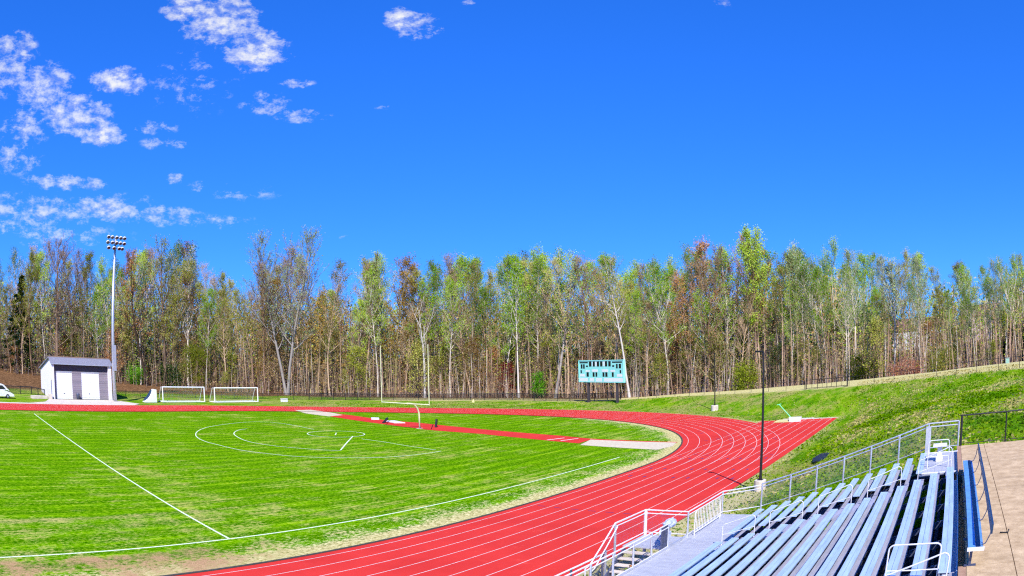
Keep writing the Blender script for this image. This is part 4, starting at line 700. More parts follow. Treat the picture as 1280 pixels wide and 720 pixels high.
# ------------------------------------------------------------------ trees
def tree_mesh(seed,H=25,r0=.26,fb=.42,nb=26,bl=4.2,ang=38,lean=(0,0),wig=.25,leaves=1500,ls=.24,fork=0,subs=5,twigs=3,topw=.45,low=0.,nstem=1):
    rr=random.Random(seed); T=MB(); L=MB(); tips=[]
    def limb(p0,d,l,r,n,up,mb,sides,end=.25):
        pts=[p0.copy()]; p=p0.copy(); d=d.normalized()
        for i in range(n):
            d=(d+Vector((rr.gauss(0,.13),rr.gauss(0,.13),up/n+rr.gauss(0,.06)))).normalized(); p=p+d*l/n; pts.append(p.copy())
        mb.tube(pts,[r*(1-(1-end)*i/n) for i in range(n+1)],sides,0,False); return pts,d
    for s_ in range(nstem):
        sl=Vector((rr.gauss(0,.06)+(.12*(s_*2-1) if nstem>1 else 0)+lean[0],rr.gauss(0,.05)+lean[1],1)).normalized()
        n=10; pts=[]; p=Vector((.3*s_,0,-.6)); d=sl.copy(); hh=(H+.6)/n
        for i in range(n+1):
            pts.append(p.copy()); d=(d+Vector((rr.gauss(0,wig*.12),rr.gauss(0,wig*.12),.05))).normalized(); p=p+d*hh*.985/ max(.8,1)
        rad=[r0*(1-.88*(i/n)**1.1) for i in range(n+1)]; rad[0]*=1.35
        T.tube(pts,rad,7,0,False)
        def tp(t): f=t*n; i=min(int(f),n-1); return pts[i].lerp(pts[i+1],f-i)
        for k in range(nb):
            t=fb+(1-fb)*(k+rr.random()*.8)/nb; t=min(t,.985); q=(t-fb)/(1-fb)
            prof=(1-q)**.6*(1-topw*0)+.18 if q>.3 else .55+q*1.5
            prof=min(prof,1.0)*rr.uniform(.75,1.25); az=k*2.4+rr.random(); a=RAD(ang*(1.15-.6*q)+rr.gauss(0,7))
            d=Vector((math.sin(a)*math.cos(az),math.sin(a)*math.sin(az),math.cos(a)))
            l=bl*prof*rr.uniform(.7,1.15); rb=max(.03,r0*.42*(1-.7*q))
            bp,_=limb(tp(t),d,l,rb,4,.5,T,4)
            for j in range(subs):
                u=rr.uniform(.3,1); f=u*4; i=min(int(f),3); sp=bp[i].lerp(bp[i+1],f-i)
                dd=(bp[-1]-bp[0]).normalized()+Vector((rr.gauss(0,.6),rr.gauss(0,.6),rr.gauss(.25,.35)))
                sbp,_=limb(sp,dd,l*rr.uniform(.28,.5),rb*.38+.012,2,.3,T,3,.4)
                for w_ in range(twigs):
                    e=sbp[1].lerp(sbp[2],rr.random()); dd2=(sbp[2]-sbp[0]).normalized()+Vector((rr.gauss(0,.6),rr.gauss(0,.6),rr.gauss(.3,.4)))
                    tw,_=limb(e,dd2,rr.uniform(.5,1.1),.022,1,.1,T,3,.5); tips.append(tw[-1]); tips.append(tw[0])
        for k in range(int(low)):   # thin side shoots on the lower trunk
            t=rr.uniform(.08,fb); az=rr.random()*6.28; d=Vector((math.cos(az),math.sin(az),rr.uniform(.1,.8)))
            tw,_=limb(tp(t),d,rr.uniform(.8,2.2),.03,2,.3,T,3,.4); tips.append(tw[-1])
    for k in range(leaves):
        c=rr.choice(tips)+Vector((rr.gauss(0,.3),rr.gauss(0,.3),rr.gauss(0,.28))); s=ls*rr.uniform(.6,1.3)
        u=Vector((rr.gauss(0,1),rr.gauss(0,1),rr.gauss(0,1))).normalized(); v=u.orthogonal().normalized()*s*.5; u=u*s*.5
        L.add([c-u,c+v*.7,c+u,c-v*.7],[(0,1,2,3)])
    return T,L
def bush_mesh(seed,H=4,W=2,leaves=2600,ls=.22,stems=9,conic=False):
    rr=random.Random(seed);T=MB();L=MB()
    for k in range(stems):
        az=rr.random()*6.28; o=rr.uniform(0,.3); p0=Vector((math.cos(az)*o,math.sin(az)*o,-.3)); e=Vector((math.cos(az)*W*.5*rr.random(),math.sin(az)*W*.5*rr.random(),H*rr.uniform(.6,.95)))
        T.tube([p0,p0.lerp(e,.5)+Vector((rr.gauss(0,.1),rr.gauss(0,.1),.2)),e],[.06,.04,.015],5,0,False)
    cl=[]
    for k in range(26):
        z=H*rr.uniform(.12,.93); w=W*(1-(z/H-.4)**2*1.6)*.5 if not conic else W*.5*(1-z/H)
        az=rr.random()*6.28; cl.append((Vector((math.cos(az)*w*rr.uniform(.3,1),math.sin(az)*w*rr.uniform(.3,1),z)),W*rr.uniform(.12,.26)))
    for k in range(leaves):
        c,s_=rr.choice(cl); c=c+Vector((rr.gauss(0,s_),rr.gauss(0,s_),rr.gauss(0,s_*.8))); s=ls*rr.uniform(.6,1.3)
        if c.z<.05: c.z=abs(c.z)+.05
        u=Vector((rr.gauss(0,1),rr.gauss(0,1),rr.gauss(0,1))).normalized(); v=u.orthogonal().normalized()*s*.5; u=u*s*.5
        L.add([c-u,c+v*.7,c+u,c-v*.7],[(0,1,2,3)])
    return T,L
def conifer_mesh(seed,H=20,W=6,leaves=5200,ls=.5):
    rr=random.Random(seed);T=MB();L=MB(); T.tube([(0,0,-.5),(0,0,H*.5),(0,0,H)],[.3,.2,.03],7,0,False)
    for k in range(70):
        t=(k+rr.random())/70; z=H*(.08+.9*t); l=W*.5*(1-t)**.8*rr.uniform(.7,1.15)+.2; az=k*2.4+rr.random()
        e=Vector((math.cos(az)*l,math.sin(az)*l,z-l*.18)); T.tube([(0,0,z),e],[.05,.015],3,0,False)
        for j in range(int(leaves/70)):
            u_=rr.random()**.6; c=Vector((0,0,z)).lerp(e,u_)+Vector((rr.gauss(0,.22),rr.gauss(0,.22),rr.gauss(0,.2))); s=ls*rr.uniform(.5,1.2)
            u=Vector((math.cos(az)+rr.gauss(0,.5),math.sin(az)+rr.gauss(0,.5),rr.gauss(-.2,.4))).normalized(); v=u.orthogonal().normalized()*s*.3; u=u*s*.5
            L.add([c-u,c+v*.7,c+u,c-v*.7],[(0,1,2,3)])
    return T,L
PROTO={}
def proto(key,TL,bm_,lm_):
    T,L=TL; PROTO[key]=(T.mesh(key+'_trunk',MAT[bm_],True),L.mesh(key+'_crown',MAT[lm_])); return PROTO[key]
def plant(key,x,y,h,H0,label,cat,group=None,name='deciduous_tree',rz=None,parts=('trunk','crown'),wx=1.0):
    z=tz(x,y); t=thing(name,(x,y,z),label,cat,group,R.random()*6.28 if rz is None else rz); s=h/H0; t.scale=(s*wx,s*wx,s)
    for nm,me_ in zip(parts,PROTO[key]):
        o=bpy.data.objects.new(nm,me_); C.objects.link(o); o.parent=t
    return t
KINDS={'green':('b_pale','l_green','tall pale-trunked forest tree with airy fresh green crown','forest trees with fresh green crowns',dict(leaves=5200,fb=.38,bl=5.6,ang=44,ls=.21)),
 'olive':('b_tan','l_olive','slender brown-trunked forest tree with sparse olive crown','forest trees with olive crowns',dict(leaves=4400,fb=.32,bl=5.6,ang=44,ls=.20)),
 'tan':('b_tan','l_tan','thin forest tree with tan buds on nearly bare twigs','nearly bare forest trees with tan buds',dict(leaves=2600,ls=.18,fb=.3,bl=5.6,subs=7,ang=44)),
 'rust':('b_dark','l_rust','dark-trunked forest tree with rusty orange young leaves','forest trees with rusty young leaves',dict(leaves=4000,fb=.32,bl=5.8,ang=46,ls=.20)),
 'gold':('b_gold','l_gold','forest tree with golden yellow young leaves','forest trees with golden young leaves',dict(leaves=3400,fb=.25,bl=5.2,ang=44)),
 'grey':('b_pale','l_grey','tall narrow forest tree with grey-green leafing top','narrow forest trees with grey-green tops',dict(leaves=4000,fb=.42,bl=4.6,ang=36,ls=.2)),
 'mauve':('b_dark','l_mauve','forest tree with mauve-brown buds on fine bare twigs','forest trees with mauve buds',dict(leaves=2600,ls=.2,fb=.3,bl=5.6,subs=8,ang=44))}
for i,(k,(b1,l1,lb,gr,kw)) in enumerate(KINDS.items()):
    for v in range(3): proto(f'{k}_{v}',tree_mesh(100*i+v,low=10,nb=22+3*v,r0=.15+.025*v,wig=.5,**kw),b1,l1)
cnt=0
for x,y,h,k in TREES:
    b1,l1,lb,gr,kw=KINDS[k]; v=cnt%3; cnt+=1
    plant(f'{k}_{v}',x,y,h,25,lb,'tree',gr)
UK={'olive':('l_olive','small leafy olive understory tree among the trunks','understory trees with olive leaves'),'yel':('l_yel','small yellow-green understory tree among the trunks','understory trees with yellow-green leaves'),
 'tan':('l_tan','small tan-budded understory tree among the trunks','understory trees with tan buds'),'rust':('l_rust','small rusty understory tree among the trunks','understory trees with rusty leaves'),
 'gold':('l_gold','small golden understory tree among the trunks','understory trees with golden leaves'),'dark':('l_dark','small dark evergreen understory tree among the trunks','dark evergreen understory trees')}
for i,(k,(l1,lb,gr)) in enumerate(UK.items()):
    for v in range(2): proto(f'under_{k}_{v}',tree_mesh(600*1+i*7+v,H=9,r0=.10,fb=.12,nb=22,bl=3.4,ang=58,leaves=2600,ls=.22,subs=4,twigs=3),'b_tan' if v else 'b_dark',l1)
for j,(x,y,h,k) in enumerate(UNDER): plant(f'under_{k}_{j%2}',x,y,h,9,UK[k][1],'tree',UK[k][2],'understory_tree')
SP={
 'spread':(lambda:tree_mesh(901,H=31,r0=.34,fb=.30,nb=24,bl=10,ang=44,leaves=4600,ls=.24,subs=9,twigs=4,nstem=2),31,'b_white','l_grey','broad grey-limbed tree with open spreading crown rising above the woods left of centre'),
 'forked':(lambda:tree_mesh(902,H=17,r0=.28,fb=.42,nb=7,bl=7,ang=42,leaves=80,subs=3,twigs=2),17,'b_white','l_tan','bare white-barked tree forking into big limbs behind the goalpost'),
 'bigwhite':(lambda:tree_mesh(903,H=26,r0=.30,fb=.36,nb=18,bl=6,ang=35,lean=(.10,0),leaves=1500,subs=6),26,'b_white','l_green','thick white-trunked tree left of the scoreboard with leaning upper limb'),
 'conifer':(lambda:conifer_mesh(904,21,10.5,9500,.55),21,'b_dark','l_dark','dark green conical evergreen standing among bare trees at far left'),
 'conifer2':(lambda:conifer_mesh(905,8,6,4200,.45),8,'b_dark','l_dark','dark pine at far right behind the green utility box'),
 'conifer3':(lambda:conifer_mesh(906,9,6,4200,.45),9,'b_dark','l_dark','dark pine at the right edge, taller and right of its neighbour'),
 'spreadbare':(lambda:tree_mesh(907,H=28,r0=.45,fb=.22,nb=22,bl=9.5,ang=42,leaves=1300,ls=.2,subs=9,twigs=4),28,'b_dark','l_mauve','wide bare dark-limbed tree with mauve-brown twigs left of the floodlight mast'),
 'leaner':(lambda:tree_mesh(908,H=26,r0=.33,fb=.3,nb=20,bl=6,lean=(.05,-.25),leaves=1500,subs=6),26,'b_dark','l_rust','leaning dark tree with orange tinged top just right of the floodlight mast'),
 'talltwin':(lambda:tree_mesh(909,H=29,r0=.36,fb=.3,nb=20,bl=6.5,ang=32,leaves=2300,subs=7),29,'b_dark','l_olive','tall spreading olive tree above the left soccer goal, taller left one of a pair'),
 'talltwin2':(lambda:tree_mesh(910,H=29,r0=.33,fb=.34,nb=20,bl=6,ang=30,leaves=2500,subs=7),29,'b_pale','l_green','tall green-topped tree above the left soccer goal, right one of a pair'),
 'tallgreen':(lambda:tree_mesh(911,H=27,r0=.28,fb=.38,nb=28,bl=6.5,ang=44,leaves=7500,ls=.27,subs=7),27,'b_dark','l_green','tallest tree right of the scoreboard, dense bright green crown'),
 'tallpale':(lambda:tree_mesh(912,H=24,r0=.24,fb=.5,nb=18,bl=4,leaves=1500),24,'b_white','l_olive','straight tree with white trunk immediately right of the scoreboard'),
 'palebirch':(lambda:tree_mesh(913,H=25,r0=.2,fb=.45,nb=20,bl=4.6,leaves=3600),25,'b_white','l_green','slim straight white-trunked tree between red-leaved shrub and bright green shrub'),
 'tallpale2':(lambda:tree_mesh(914,H=17,r0=.25,fb=.5,nb=20,bl=3.2,ang=30,leaves=1800),17,'b_white','l_grey','pale slim tree on the hill crest beside the coral blossom shrub'),
 'tallpale3':(lambda:tree_mesh(915,H=21,r0=.28,fb=.45,nb=22,bl=3.6,ang=30,leaves=2400),21,'b_gold','l_grey','tall yellowish-trunked tree above the sprint chute end'),
 'narrowspire':(lambda:tree_mesh(916,H=29,r0=.26,fb=.4,nb=26,bl=2.6,ang=28,leaves=1500,subs=6),29,'b_tan','l_grey','narrow spire-like tree poking above the woods left of the goalpost'),
 'goldtree':(lambda:tree_mesh(917,H=19,r0=.26,fb=.3,nb=22,bl=4.6,leaves=3200,ls=.28),19,'b_gold','l_gold','golden orange tree right of the broad grey-limbed tree, the larger gold one'),
 'goldtree2':(lambda:tree_mesh(918,H=17,r0=.24,fb=.25,nb=20,bl=4,leaves=2400),17,'b_gold','l_gold','smaller golden tree right of the larger gold one'),
 'orangetree':(lambda:tree_mesh(919,H=27,r0=.3,fb=.35,nb=22,bl=5,leaves=3000),27,'b_dark','l_rust','tall tree with orange-brown crown just right of the floodlights'),
 'orangetree2':(lambda:tree_mesh(920,H=26,r0=.32,fb=.4,nb=24,bl=6,leaves=3600),26,'b_dark','l_rust','broad rusty-brown crown left of the tallest bright green tree'),
 'orangedead':(lambda:tree_mesh(921,H=9,r0=.22,fb=.15,nb=16,bl=6,ang=62,leaves=350,subs=6,low=4),9,'b_gold','l_pink','low spreading bare tree with orange branches behind the farther lamp post'),
 'redbud':(lambda:bush_mesh(922,7,3,1600,.25),7,'twig','l_red','small red-leaved shrub among trunks right of the goalpost'),
 'brightshrub':(lambda:bush_mesh(923,5,2.3,2600,.22,conic=False),5,'twig','l_bright','bright green leafy shrub at the wood edge left of the scoreboard'),
 'yellowbush':(lambda:bush_mesh(924,4.5,4.2,3600,.25),4.5,'twig','l_yel','yellow-green bush beside the nearer lamp post top'),
 'olivebush':(lambda:bush_mesh(925,4,4.6,2800,.25),4,'twig','l_yel','left olive-yellow bush behind the double gate on the hill'),
 'olivebush2':(lambda:bush_mesh(926,3.6,4,2800,.25),3.6,'twig','l_olive','right brownish-olive bush behind the double gate on the hill'),
 'pinkshrub':(lambda:bush_mesh(927,2,4.6,2000,.2),2.6,'twig','l_pink','low coral pink blossoming shrub on the hill crest'),
 'laurel':(lambda:bush_mesh(928,4.6,5,3600,.28),4.6,'twig','l_bright','dark green evergreen bush just right of the shed'),
 'laurel2':(lambda:bush_mesh(929,9,5,4200,.32),9,'twig','l_yel','tall olive evergreen bush above the left soccer goal'),
 'laurel3':(lambda:bush_mesh(930,4.6,6,3200,.28),4.6,'twig','l_dark','low dark evergreen bush behind the left soccer goal'),
 'olivebush3':(lambda:bush_mesh(931,4,5.4,3600,.28),4,'twig','l_olive','wide olive evergreen bush on the crest right of the coral shrub')}
for n,x,y,h in SPECIAL:
    fn,H0,b1,l1,lb=SP[n]; proto(n,fn(),b1,l1); bush='bush' in lb or 'shrub' in lb
    cat='bush' if bush else 'tree'; nm='shrub' if bush else ('evergreen_tree' if 'conifer' in n else 'deciduous_tree')
    plant(n,x,y,h,H0,lb,cat,None,nm,rz={'leaner':.3,'bigwhite':.6,'spread':.5,'spreadbare':1.0}.get(n,None),parts=('stems','foliage') if bush else ('trunk','crown'))
# thicket of saplings and brush along the wood edge, and the deep woods behind
seg=[math.dist(EDGE[i],EDGE[i+1]) for i in range(len(EDGE)-1)]; LT=sum(seg)
def along(s,off):
    for i,l in enumerate(seg):
        if s<=l or i==len(seg)-1:
            t=s/l;p=EDGE[i];q=EDGE[i+1]; return p[0]+(q[0]-p[0])*t-(q[1]-p[1])/l*off, p[1]+(q[1]-p[1])*t+(q[0]-p[0])/l*off
        s-=l
HA=[math.atan2(70-59.2,174),math.atan2(51-59.2,172)]
def radial(o0,o1,rr_,thin=False):
    while True:
        a=rr_.uniform(RAD(-103),RAD(30)); dx,dy=math.sin(a),math.cos(a)
        if thin and min(abs(a-h_) for h_ in HA)<RAD(2.6) and rr_.random()<.85: continue
        best=None
        for (x0,y0),(x1,y1) in zip(EDGE[:-1],EDGE[1:]):
            ex,ey=x1-x0,y1-y0; den=dx*ey-dy*ex
            if abs(den)<1e-9: continue
            t=((x0-59.2)*ey-(y0+46.1)*ex)/den; u=((x0-59.2)*dy-(y0+46.1)*dx)/den
            if t>0 and 0<=u<=1 and (best is None or t<best): best=t
        if best is None: continue
        q=best+rr_.uniform(o0,o1); return 59.2+dx*q,-46.1+dy*q
def many_z(pts): return terr([p[0] for p in pts],[p[1] for p in pts])
rr=random.Random(5)
th=MB(); P=[radial(.3,12,rr) for _ in range(5200)]; Z=many_z(P)
for (x,y),z in zip(P,Z):
    h=rr.uniform(.8,2.6) if rr.random()<.6 else rr.uniform(3,9); lx,ly=rr.gauss(0,.08)*h,rr.gauss(0,.08)*h; r=.02+h*.006; mi=rr.choice((0,0,1,1,2,3))
    th.add([(x-r,y,z-.1),(x+r,y,z-.1),(x,y+r,z-.1),(x+lx,y+ly,z+h)],[(0,1,3),(1,2,3),(2,0,3)],mi)
    for k in range(3):
        t=rr.uniform(.3,.95); bx,by,bz=x+lx*t,y+ly*t,z+h*t; a=rr.random()*6.28; l=h*rr.uniform(.12,.3)
        th.add([(bx,by,bz-.02),(bx,by,bz+.02),(bx+math.cos(a)*l,by+math.sin(a)*l,bz+l*rr.uniform(.2,1))],[(0,1,2)],mi)
    for k in range(5 if h>3 else 3):
        t=rr.uniform(.3,1.05); c=Vector((x+lx*t+rr.gauss(0,.3),y+ly*t+rr.gauss(0,.3),max(z+.05,z+h*t+rr.gauss(0,.2)))); s=rr.uniform(.1,.26)
        u=Vector((rr.gauss(0,1),rr.gauss(0,1),rr.gauss(0,1))).normalized(); v=u.orthogonal().normalized()*s*.5; u=u*s*.5
        th.add([c-u,c+v,c+u,c-v],[(0,1,2,3)],rr.choice((4,4,5,6)))
P2=[radial(1,18,rr) for _ in range(1500)]; Z2=many_z(P2)
for (x,y),z in zip(P2,Z2):
    h=rr.uniform(7,17)*(1 if x<35 else .65); r=rr.uniform(.035,.095); lx,ly=rr.gauss(0,.045)*h,rr.gauss(0,.045)*h; mi=rr.choice((0,0,1,1,3,3,2))
    th.add([(x-r,y-r*.6,z-.2),(x+r,y-r*.6,z-.2),(x,y+r,z-.2),(x+lx*.5+rr.gauss(0,.12)-r*.7,y+ly*.5,z+h*.5),(x+lx*.5+r*.7,y+ly*.5,z+h*.5),(x+lx*.5,y+ly*.5+r*.7,z+h*.5),(x+lx,y+ly,z+h)],[(0,1,4,3),(1,2,5,4),(2,0,3,5),(3,4,6),(4,5,6),(5,3,6)],mi)
    lm_=rr.choice((4,4,5,5,6,7))
    for k in range(22):
        t=rr.uniform(.35,1.05); c=Vector((x+lx*t+rr.gauss(0,.7),y+ly*t+rr.gauss(0,.7),z+h*t)); s=rr.uniform(.12,.26)
        u=Vector((rr.gauss(0,1),rr.gauss(0,1),rr.gauss(0,1))).normalized(); v=u.orthogonal().normalized()*s*.5; u=u*s*.5
        th.add([c-u,c+v,c+u,c-v],[(0,1,2,3)],lm_)
o=th.build('undergrowth',[MAT['b_tan'],MAT['twig'],MAT['b_pale'],MAT['b_dark'],MAT['l_olive'],MAT['l_tan'],MAT['l_rust'],MAT['l_green']],None,fix=False); tag(o,'dense leafless saplings and brush filling the edge of the woods','undergrowth',kind='stuff')
dw=MB(); P=[radial(16,100,rr,True) for _ in range(4200)]; Z=many_z(P)
for (x,y),z in zip(P,Z):
    h=rr.uniform(10,20) if x<35 else rr.uniform(6,14); r=rr.uniform(.07,.2); lx,ly=rr.gauss(0,.05)*h,rr.gauss(0,.05)*h; mi=rr.choice((0,1,2,2,2))
    dw.add([(x-r,y-r*.6,z-.2),(x+r,y-r*.6,z-.2),(x,y+r,z-.2),(x+lx-r*.3,y+ly,z+h),(x+lx+r*.3,y+ly,z+h),(x+lx,y+ly+r*.3,z+h)],[(0,1,4,3),(1,2,5,4),(2,0,3,5)],mi)
    nl=44; lmi=rr.choice((3,4,4,5,5,6,7,7,7)); ds=1.0+.8*rr.random()
    for k in range(nl):
        t=rr.uniform(.1,1.05); wd=1.4+1.6*t; c=Vector((x+lx*t+rr.gauss(0,wd*.7),y+ly*t+rr.gauss(0,wd*.7),z+.2+h*t)); s=rr.uniform(.25,.6)*ds
        u=Vector((rr.gauss(0,1),rr.gauss(0,1),rr.gauss(0,1))).normalized(); v=u.orthogonal().normalized()*s*.5; u=u*s*.5
        dw.add([c-u,c+v*.6,c+u,c-v*.6],[(0,1,2,3)],lmi)
o=dw.build('deep_woods',[MAT['b_tan'],MAT['b_pale'],MAT['b_dark'],MAT['l_green'],MAT['l_olive'],MAT['l_tan'],MAT['l_rust'],MAT['l_dark']],None,fix=False); tag(o,'deep mixed woodland receding behind the first trees','woods',kind='stuff')
gm=MB(); rg=random.Random(3); Q=[]
while len(Q)<42000:
    x=rg.uniform(45.8,84); y=rg.uniform(-17.9,60) if rg.random()<.75 else rg.uniform(-17.9,15)
    if x<49 and False: continue
    Q.append((x,y))
for _ in range(9000):
    a=rg.uniform(.15,2.6); r=rg.uniform(46.2,60); Q.append((r*math.cos(a),RY*r*math.sin(a)))
for _ in range(1500): Q.append((rg.uniform(45.9,48.8),rg.uniform(-40,-18)))
QX=np.array(Q); od=outdist(QX[:,0],QX[:,1]); QZ=terr(QX[:,0],QX[:,1]); qf=polydist(QX[:,0],QX[:,1],FENCE)
from mathutils import noise as mnz
for (x,y),z,o_,f_ in zip(Q,QZ,od,qf):
    if o_<.15 or f_>3 or (y<-17.9 and x>48.85): continue
    n_v=mnz.noise(Vector((x*.25,y*.12,0)))+.6*mnz.noise(Vector((x*.9,y*.5,3)))+rg.gauss(0,.18)
    mi=2 if n_v>.30 else 1 if n_v>-.18 else 0
    if f_>-.5: mi=2
    h=rg.uniform(.03,.11); w=rg.uniform(.05,.13); a=rg.random()*6.28; dx,dy=math.cos(a)*w,math.sin(a)*w; lx,ly=rg.gauss(0,.05),rg.gauss(0,.05)
    gm.add([(x-dx,y-dy,z-.02),(x+dx,y+dy,z-.02),(x+dx*.8+lx,y+dy*.8+ly,z+h),(x-dx*.5+lx,y-dy*.5+ly,z+h*.8)],[(0,1,2,3)],mi)
o=gm.build('grass',[leafmat('dark_grass_blades',[(.03,.09,.0),(.07,.18,.0),(.12,.25,.0)],.3),leafmat('light_grass_blades',[(.09,.20,.0),(.18,.31,.0),(.32,.42,.02)],.3),leafmat('straw_blades',[(.24,.20,.04),(.44,.38,.12),(.62,.56,.24)],.3)],None,fix=False); tag(o,'uneven tufts of green and straw coloured grass on the bank','grass',kind='stuff')
# houses far behind the woods on the right
def house(x,y,rz,W,D,Hh,wm,label):
    z=tz(x,y); t=thing('house',(x,y,z),label,'house','houses glimpsed beyond the woods'); 
    def loc(m,name,mat,par=t):
        o=m.mesh(name,mat); ob=bpy.data.objects.new(name,o); C.objects.link(ob); ob.parent=par; return ob
    loc(MB().box(-W/2,W/2,-D/2,D/2,-.5,Hh),'wall',MAT[wm])
    rf=MB(); rf.add([(-W/2-.4,-D/2-.4,Hh-.1),(W/2+.4,-D/2-.4,Hh-.1),(W/2+.4,0,Hh+2.6),(-W/2-.4,0,Hh+2.6),(-W/2-.4,D/2+.4,Hh-.1),(W/2+.4,D/2+.4,Hh-.1)],[(0,1,2,3),(3,2,5,4),(0,3,4),(1,5,2),(0,4,5,1)])
    loc(rf,'roof',MAT['hroof'])
    for wx in (-W*.33,0,W*.33):
        for wz in (1.2,4.0): loc(MB().box(wx-.5,wx+.5,-D/2-.04,-D/2-.005,wz,wz+1.3),'window',MAT['glass'])
    t.rotation_euler=(0,0,rz)
house(70,128,.1,11,8,5.8,'house','distant pink-sided house with dark roof glimpsed through trees at right')
house(51,126,-.1,13,8,4.6,'housew','distant white-sided house glimpsed low through the trees left of the pink house')
# ------------------------------------------------------------------ sky, sun, camera
sc=bpy.context.scene
wd=bpy.data.worlds.new('World'); sc.world=wd; wd.use_nodes=True; nt=wd.node_tree; nt.nodes.clear()
out=nt.nodes.new('ShaderNodeOutputWorld'); bg=nt.nodes.new('ShaderNodeBackground'); sk=nt.nodes.new('ShaderNodeTexSky'); sk.sky_type='NISHITA'; sk.sun_disc=False
SUN_EL=45; SUN_AZ=138.7
sk.sun_elevation=RAD(SUN_EL); sk.sun_rotation=RAD(SUN_AZ); sk.air_density=1.0; sk.dust_density=.1; sk.ozone_density=3.0
hs=N(nt,'ShaderNodeHueSaturation'); hs.inputs['Saturation'].default_value=SKY_SAT; hs.inputs['Value'].default_value=1.0; hs.inputs['Hue'].default_value=SKY_HUE
nt.links.new(sk.outputs[0],hs.inputs['Color'])
tc=N(nt,'ShaderNodeTexCoord'); vm=N(nt,'ShaderNodeVectorMath',operation='NORMALIZE'); nt.links.new(tc.outputs['Generated'],vm.inputs[0])
s3=N(nt,'ShaderNodeSeparateXYZ'); nt.links.new(vm.outputs[0],s3.inputs[0])
az=math_(nt,'MULTIPLY',math_(nt,'ARCTAN2',s3.outputs[0],s3.outputs[1]),180/math.pi); el=math_(nt,'MULTIPLY',math_(nt,'ARCSINE',s3.outputs[2]),180/math.pi)
mask=None
for a0,e0,ra,re,am in CLOUDS:
    dx=math_(nt,'MULTIPLY',math_(nt,'SUBTRACT',az,a0),1/(ra*1.25)); dy=math_(nt,'MULTIPLY',math_(nt,'SUBTRACT',el,e0),1/(re*1.35))
    q=math_(nt,'SUBTRACT',1.0,math_(nt,'ADD',math_(nt,'MULTIPLY',dx,dx),math_(nt,'MULTIPLY',dy,dy)))
    q=math_(nt,'MULTIPLY',math_(nt,'MAXIMUM',q,0.0),am); mask=q if mask is None else math_(nt,'MAXIMUM',mask,q)
cv=N(nt,'ShaderNodeCombineXYZ'); nt.links.new(az,cv.inputs[0]); nt.links.new(math_(nt,'MULTIPLY',el,1.7),cv.inputs[1])
n1=noise(nt,.5,10,cv.outputs[0],.72); n2=noise(nt,1.1,6,cv.outputs[0],.6)
dens=math_(nt,'ADD',math_(nt,'MULTIPLY',mask,.62),math_(nt,'MULTIPLY',math_(nt,'SUBTRACT',n1,.50),2.3))
dens=math_(nt,'MULTIPLY',dens,math_(nt,'GREATER_THAN',mask,0.0))
cf=ramp(nt,dens,[(.16,(0,0,0)),(.36,(.28,.28,.28)),(.62,(.62,.62,.62)),(.9,(.95,.95,.95))])
edge=ramp(nt,mask,[(0,(0,0,0)),(.22,(1,1,1))]); cf=math_(nt,'MULTIPLY',cf,edge)
off=N(nt,'ShaderNodeVectorMath',operation='ADD'); nt.links.new(cv.outputs[0],off.inputs[0]); off.inputs[1].default_value=(.35,.75,0); n4=noise(nt,.5,5,off.outputs[0],.6); n5=noise(nt,.5,5,cv.outputs[0],.6)
shd=math_(nt,'ADD',.53,math_(nt,'MULTIPLY',math_(nt,'SUBTRACT',n5,n4),1.5))
cc=ramp(nt,shd,[(.36,(.42,.50,.95)),(.5,(.72,.78,1.0)),(.62,(1,1,1))]); ccs=N(nt,'ShaderNodeVectorMath',operation='SCALE'); nt.links.new(cc,ccs.inputs[0]); ccs.inputs['Scale'].default_value=CLOUD_BR
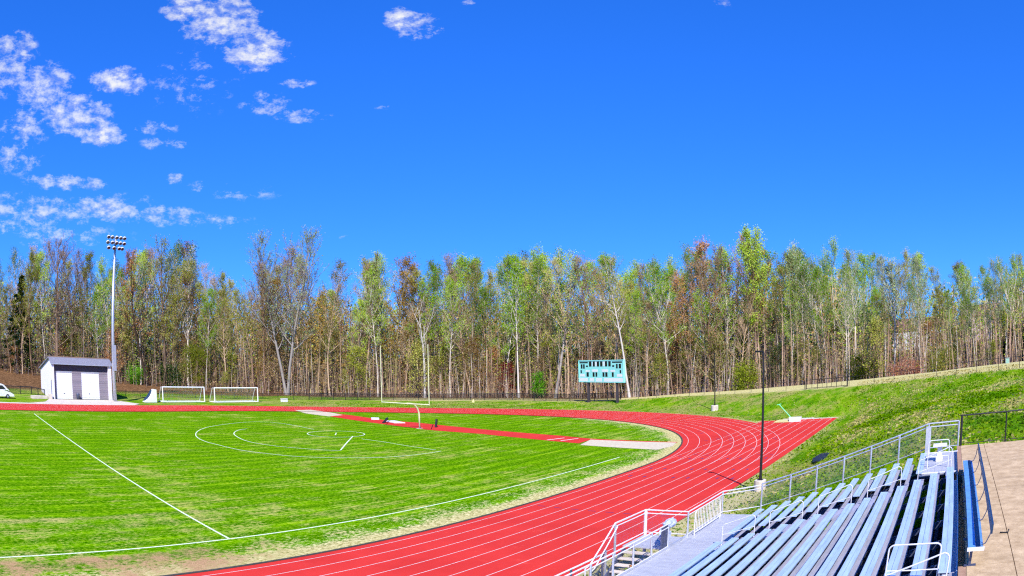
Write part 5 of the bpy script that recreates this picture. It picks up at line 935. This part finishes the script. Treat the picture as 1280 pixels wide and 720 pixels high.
gmn=N(nt,'ShaderNodeGamma'); gmn.inputs['Gamma'].default_value=.6; nt.links.new(hs.outputs[0],gmn.inputs[0]); tn=mix(nt,1.0,gmn.outputs[0],SKY_TINT,'MULTIPLY'); fin=mix(nt,cf,tn,ccs.outputs[0]); nt.links.new(fin,bg.inputs[0]); bg.inputs[1].default_value=SKY_STR; nt.links.new(bg.outputs[0],out.inputs[0])
wd.cycles.sampling_method='MANUAL'; wd.cycles.sample_map_resolution=256
sl=bpy.data.lights.new('sun','SUN'); sl.energy=SUN_STR; sl.angle=RAD(.5); sl.color=(1,.95,.88)
so_=bpy.data.objects.new('sun',sl); C.objects.link(so_); azr=RAD(SUN_AZ); elr=RAD(SUN_EL)
sv=Vector((math.sin(azr)*math.cos(elr),math.cos(azr)*math.cos(elr),math.sin(elr))); so_.rotation_euler=sv.to_track_quat('Z','Y').to_euler(); so_.location=(60,-60,60)
cd=bpy.data.cameras.new('camera'); co=bpy.data.objects.new('camera',cd); C.objects.link(co); sc.camera=co
cd.type='PANO'; cd.panorama_type='FISHEYE_LENS_POLYNOMIAL'; cd.sensor_width=36; cd.sensor_height=20.25; cd.fisheye_fov=3.1
cd.fisheye_polynomial_k0=0; cd.fisheye_polynomial_k1=-0.03979157463272441; cd.fisheye_polynomial_k2=0.00032017975889246647; cd.fisheye_polynomial_k3=-5.064075905601056e-05; cd.fisheye_polynomial_k4=1.1513519096060729e-06
Rt=Vector((0.79676164,0.60389484,-0.02195263));Up=Vector((0.07312774,-0.06029456,0.99549832));Fw=Vector((-0.59985267,0.79478022,0.09220186))
Mx=Matrix((Rt,Up,-Fw)).transposed().to_4x4(); Mx.translation=Vector((59.2068,-46.121,8.3844)); co.matrix_world=Mx
cd.clip_start=.05; cd.clip_end=3000
sc.view_settings.view_transform='Standard'; sc.view_settings.look='None'; sc.view_settings.exposure=EXPOSURE; sc.view_settings.gamma=1; sc.view_settings.use_curve_mapping=False
sc.render.engine='CYCLES'; sc.cycles.use_denoising=False; sc.cycles.use_adaptive_sampling=True; sc.cycles.adaptive_threshold=.03; sc.cycles.sample_clamp_indirect=4; sc.cycles.pixel_filter_type='BLACKMAN_HARRIS'; sc.cycles.filter_width=1.2; sc.cycles.max_bounces=5; sc.cycles.transparent_max_bounces=12; sc.cycles.diffuse_bounces=1; sc.cycles.glossy_bounces=2; sc.cycles.transmission_bounces=2
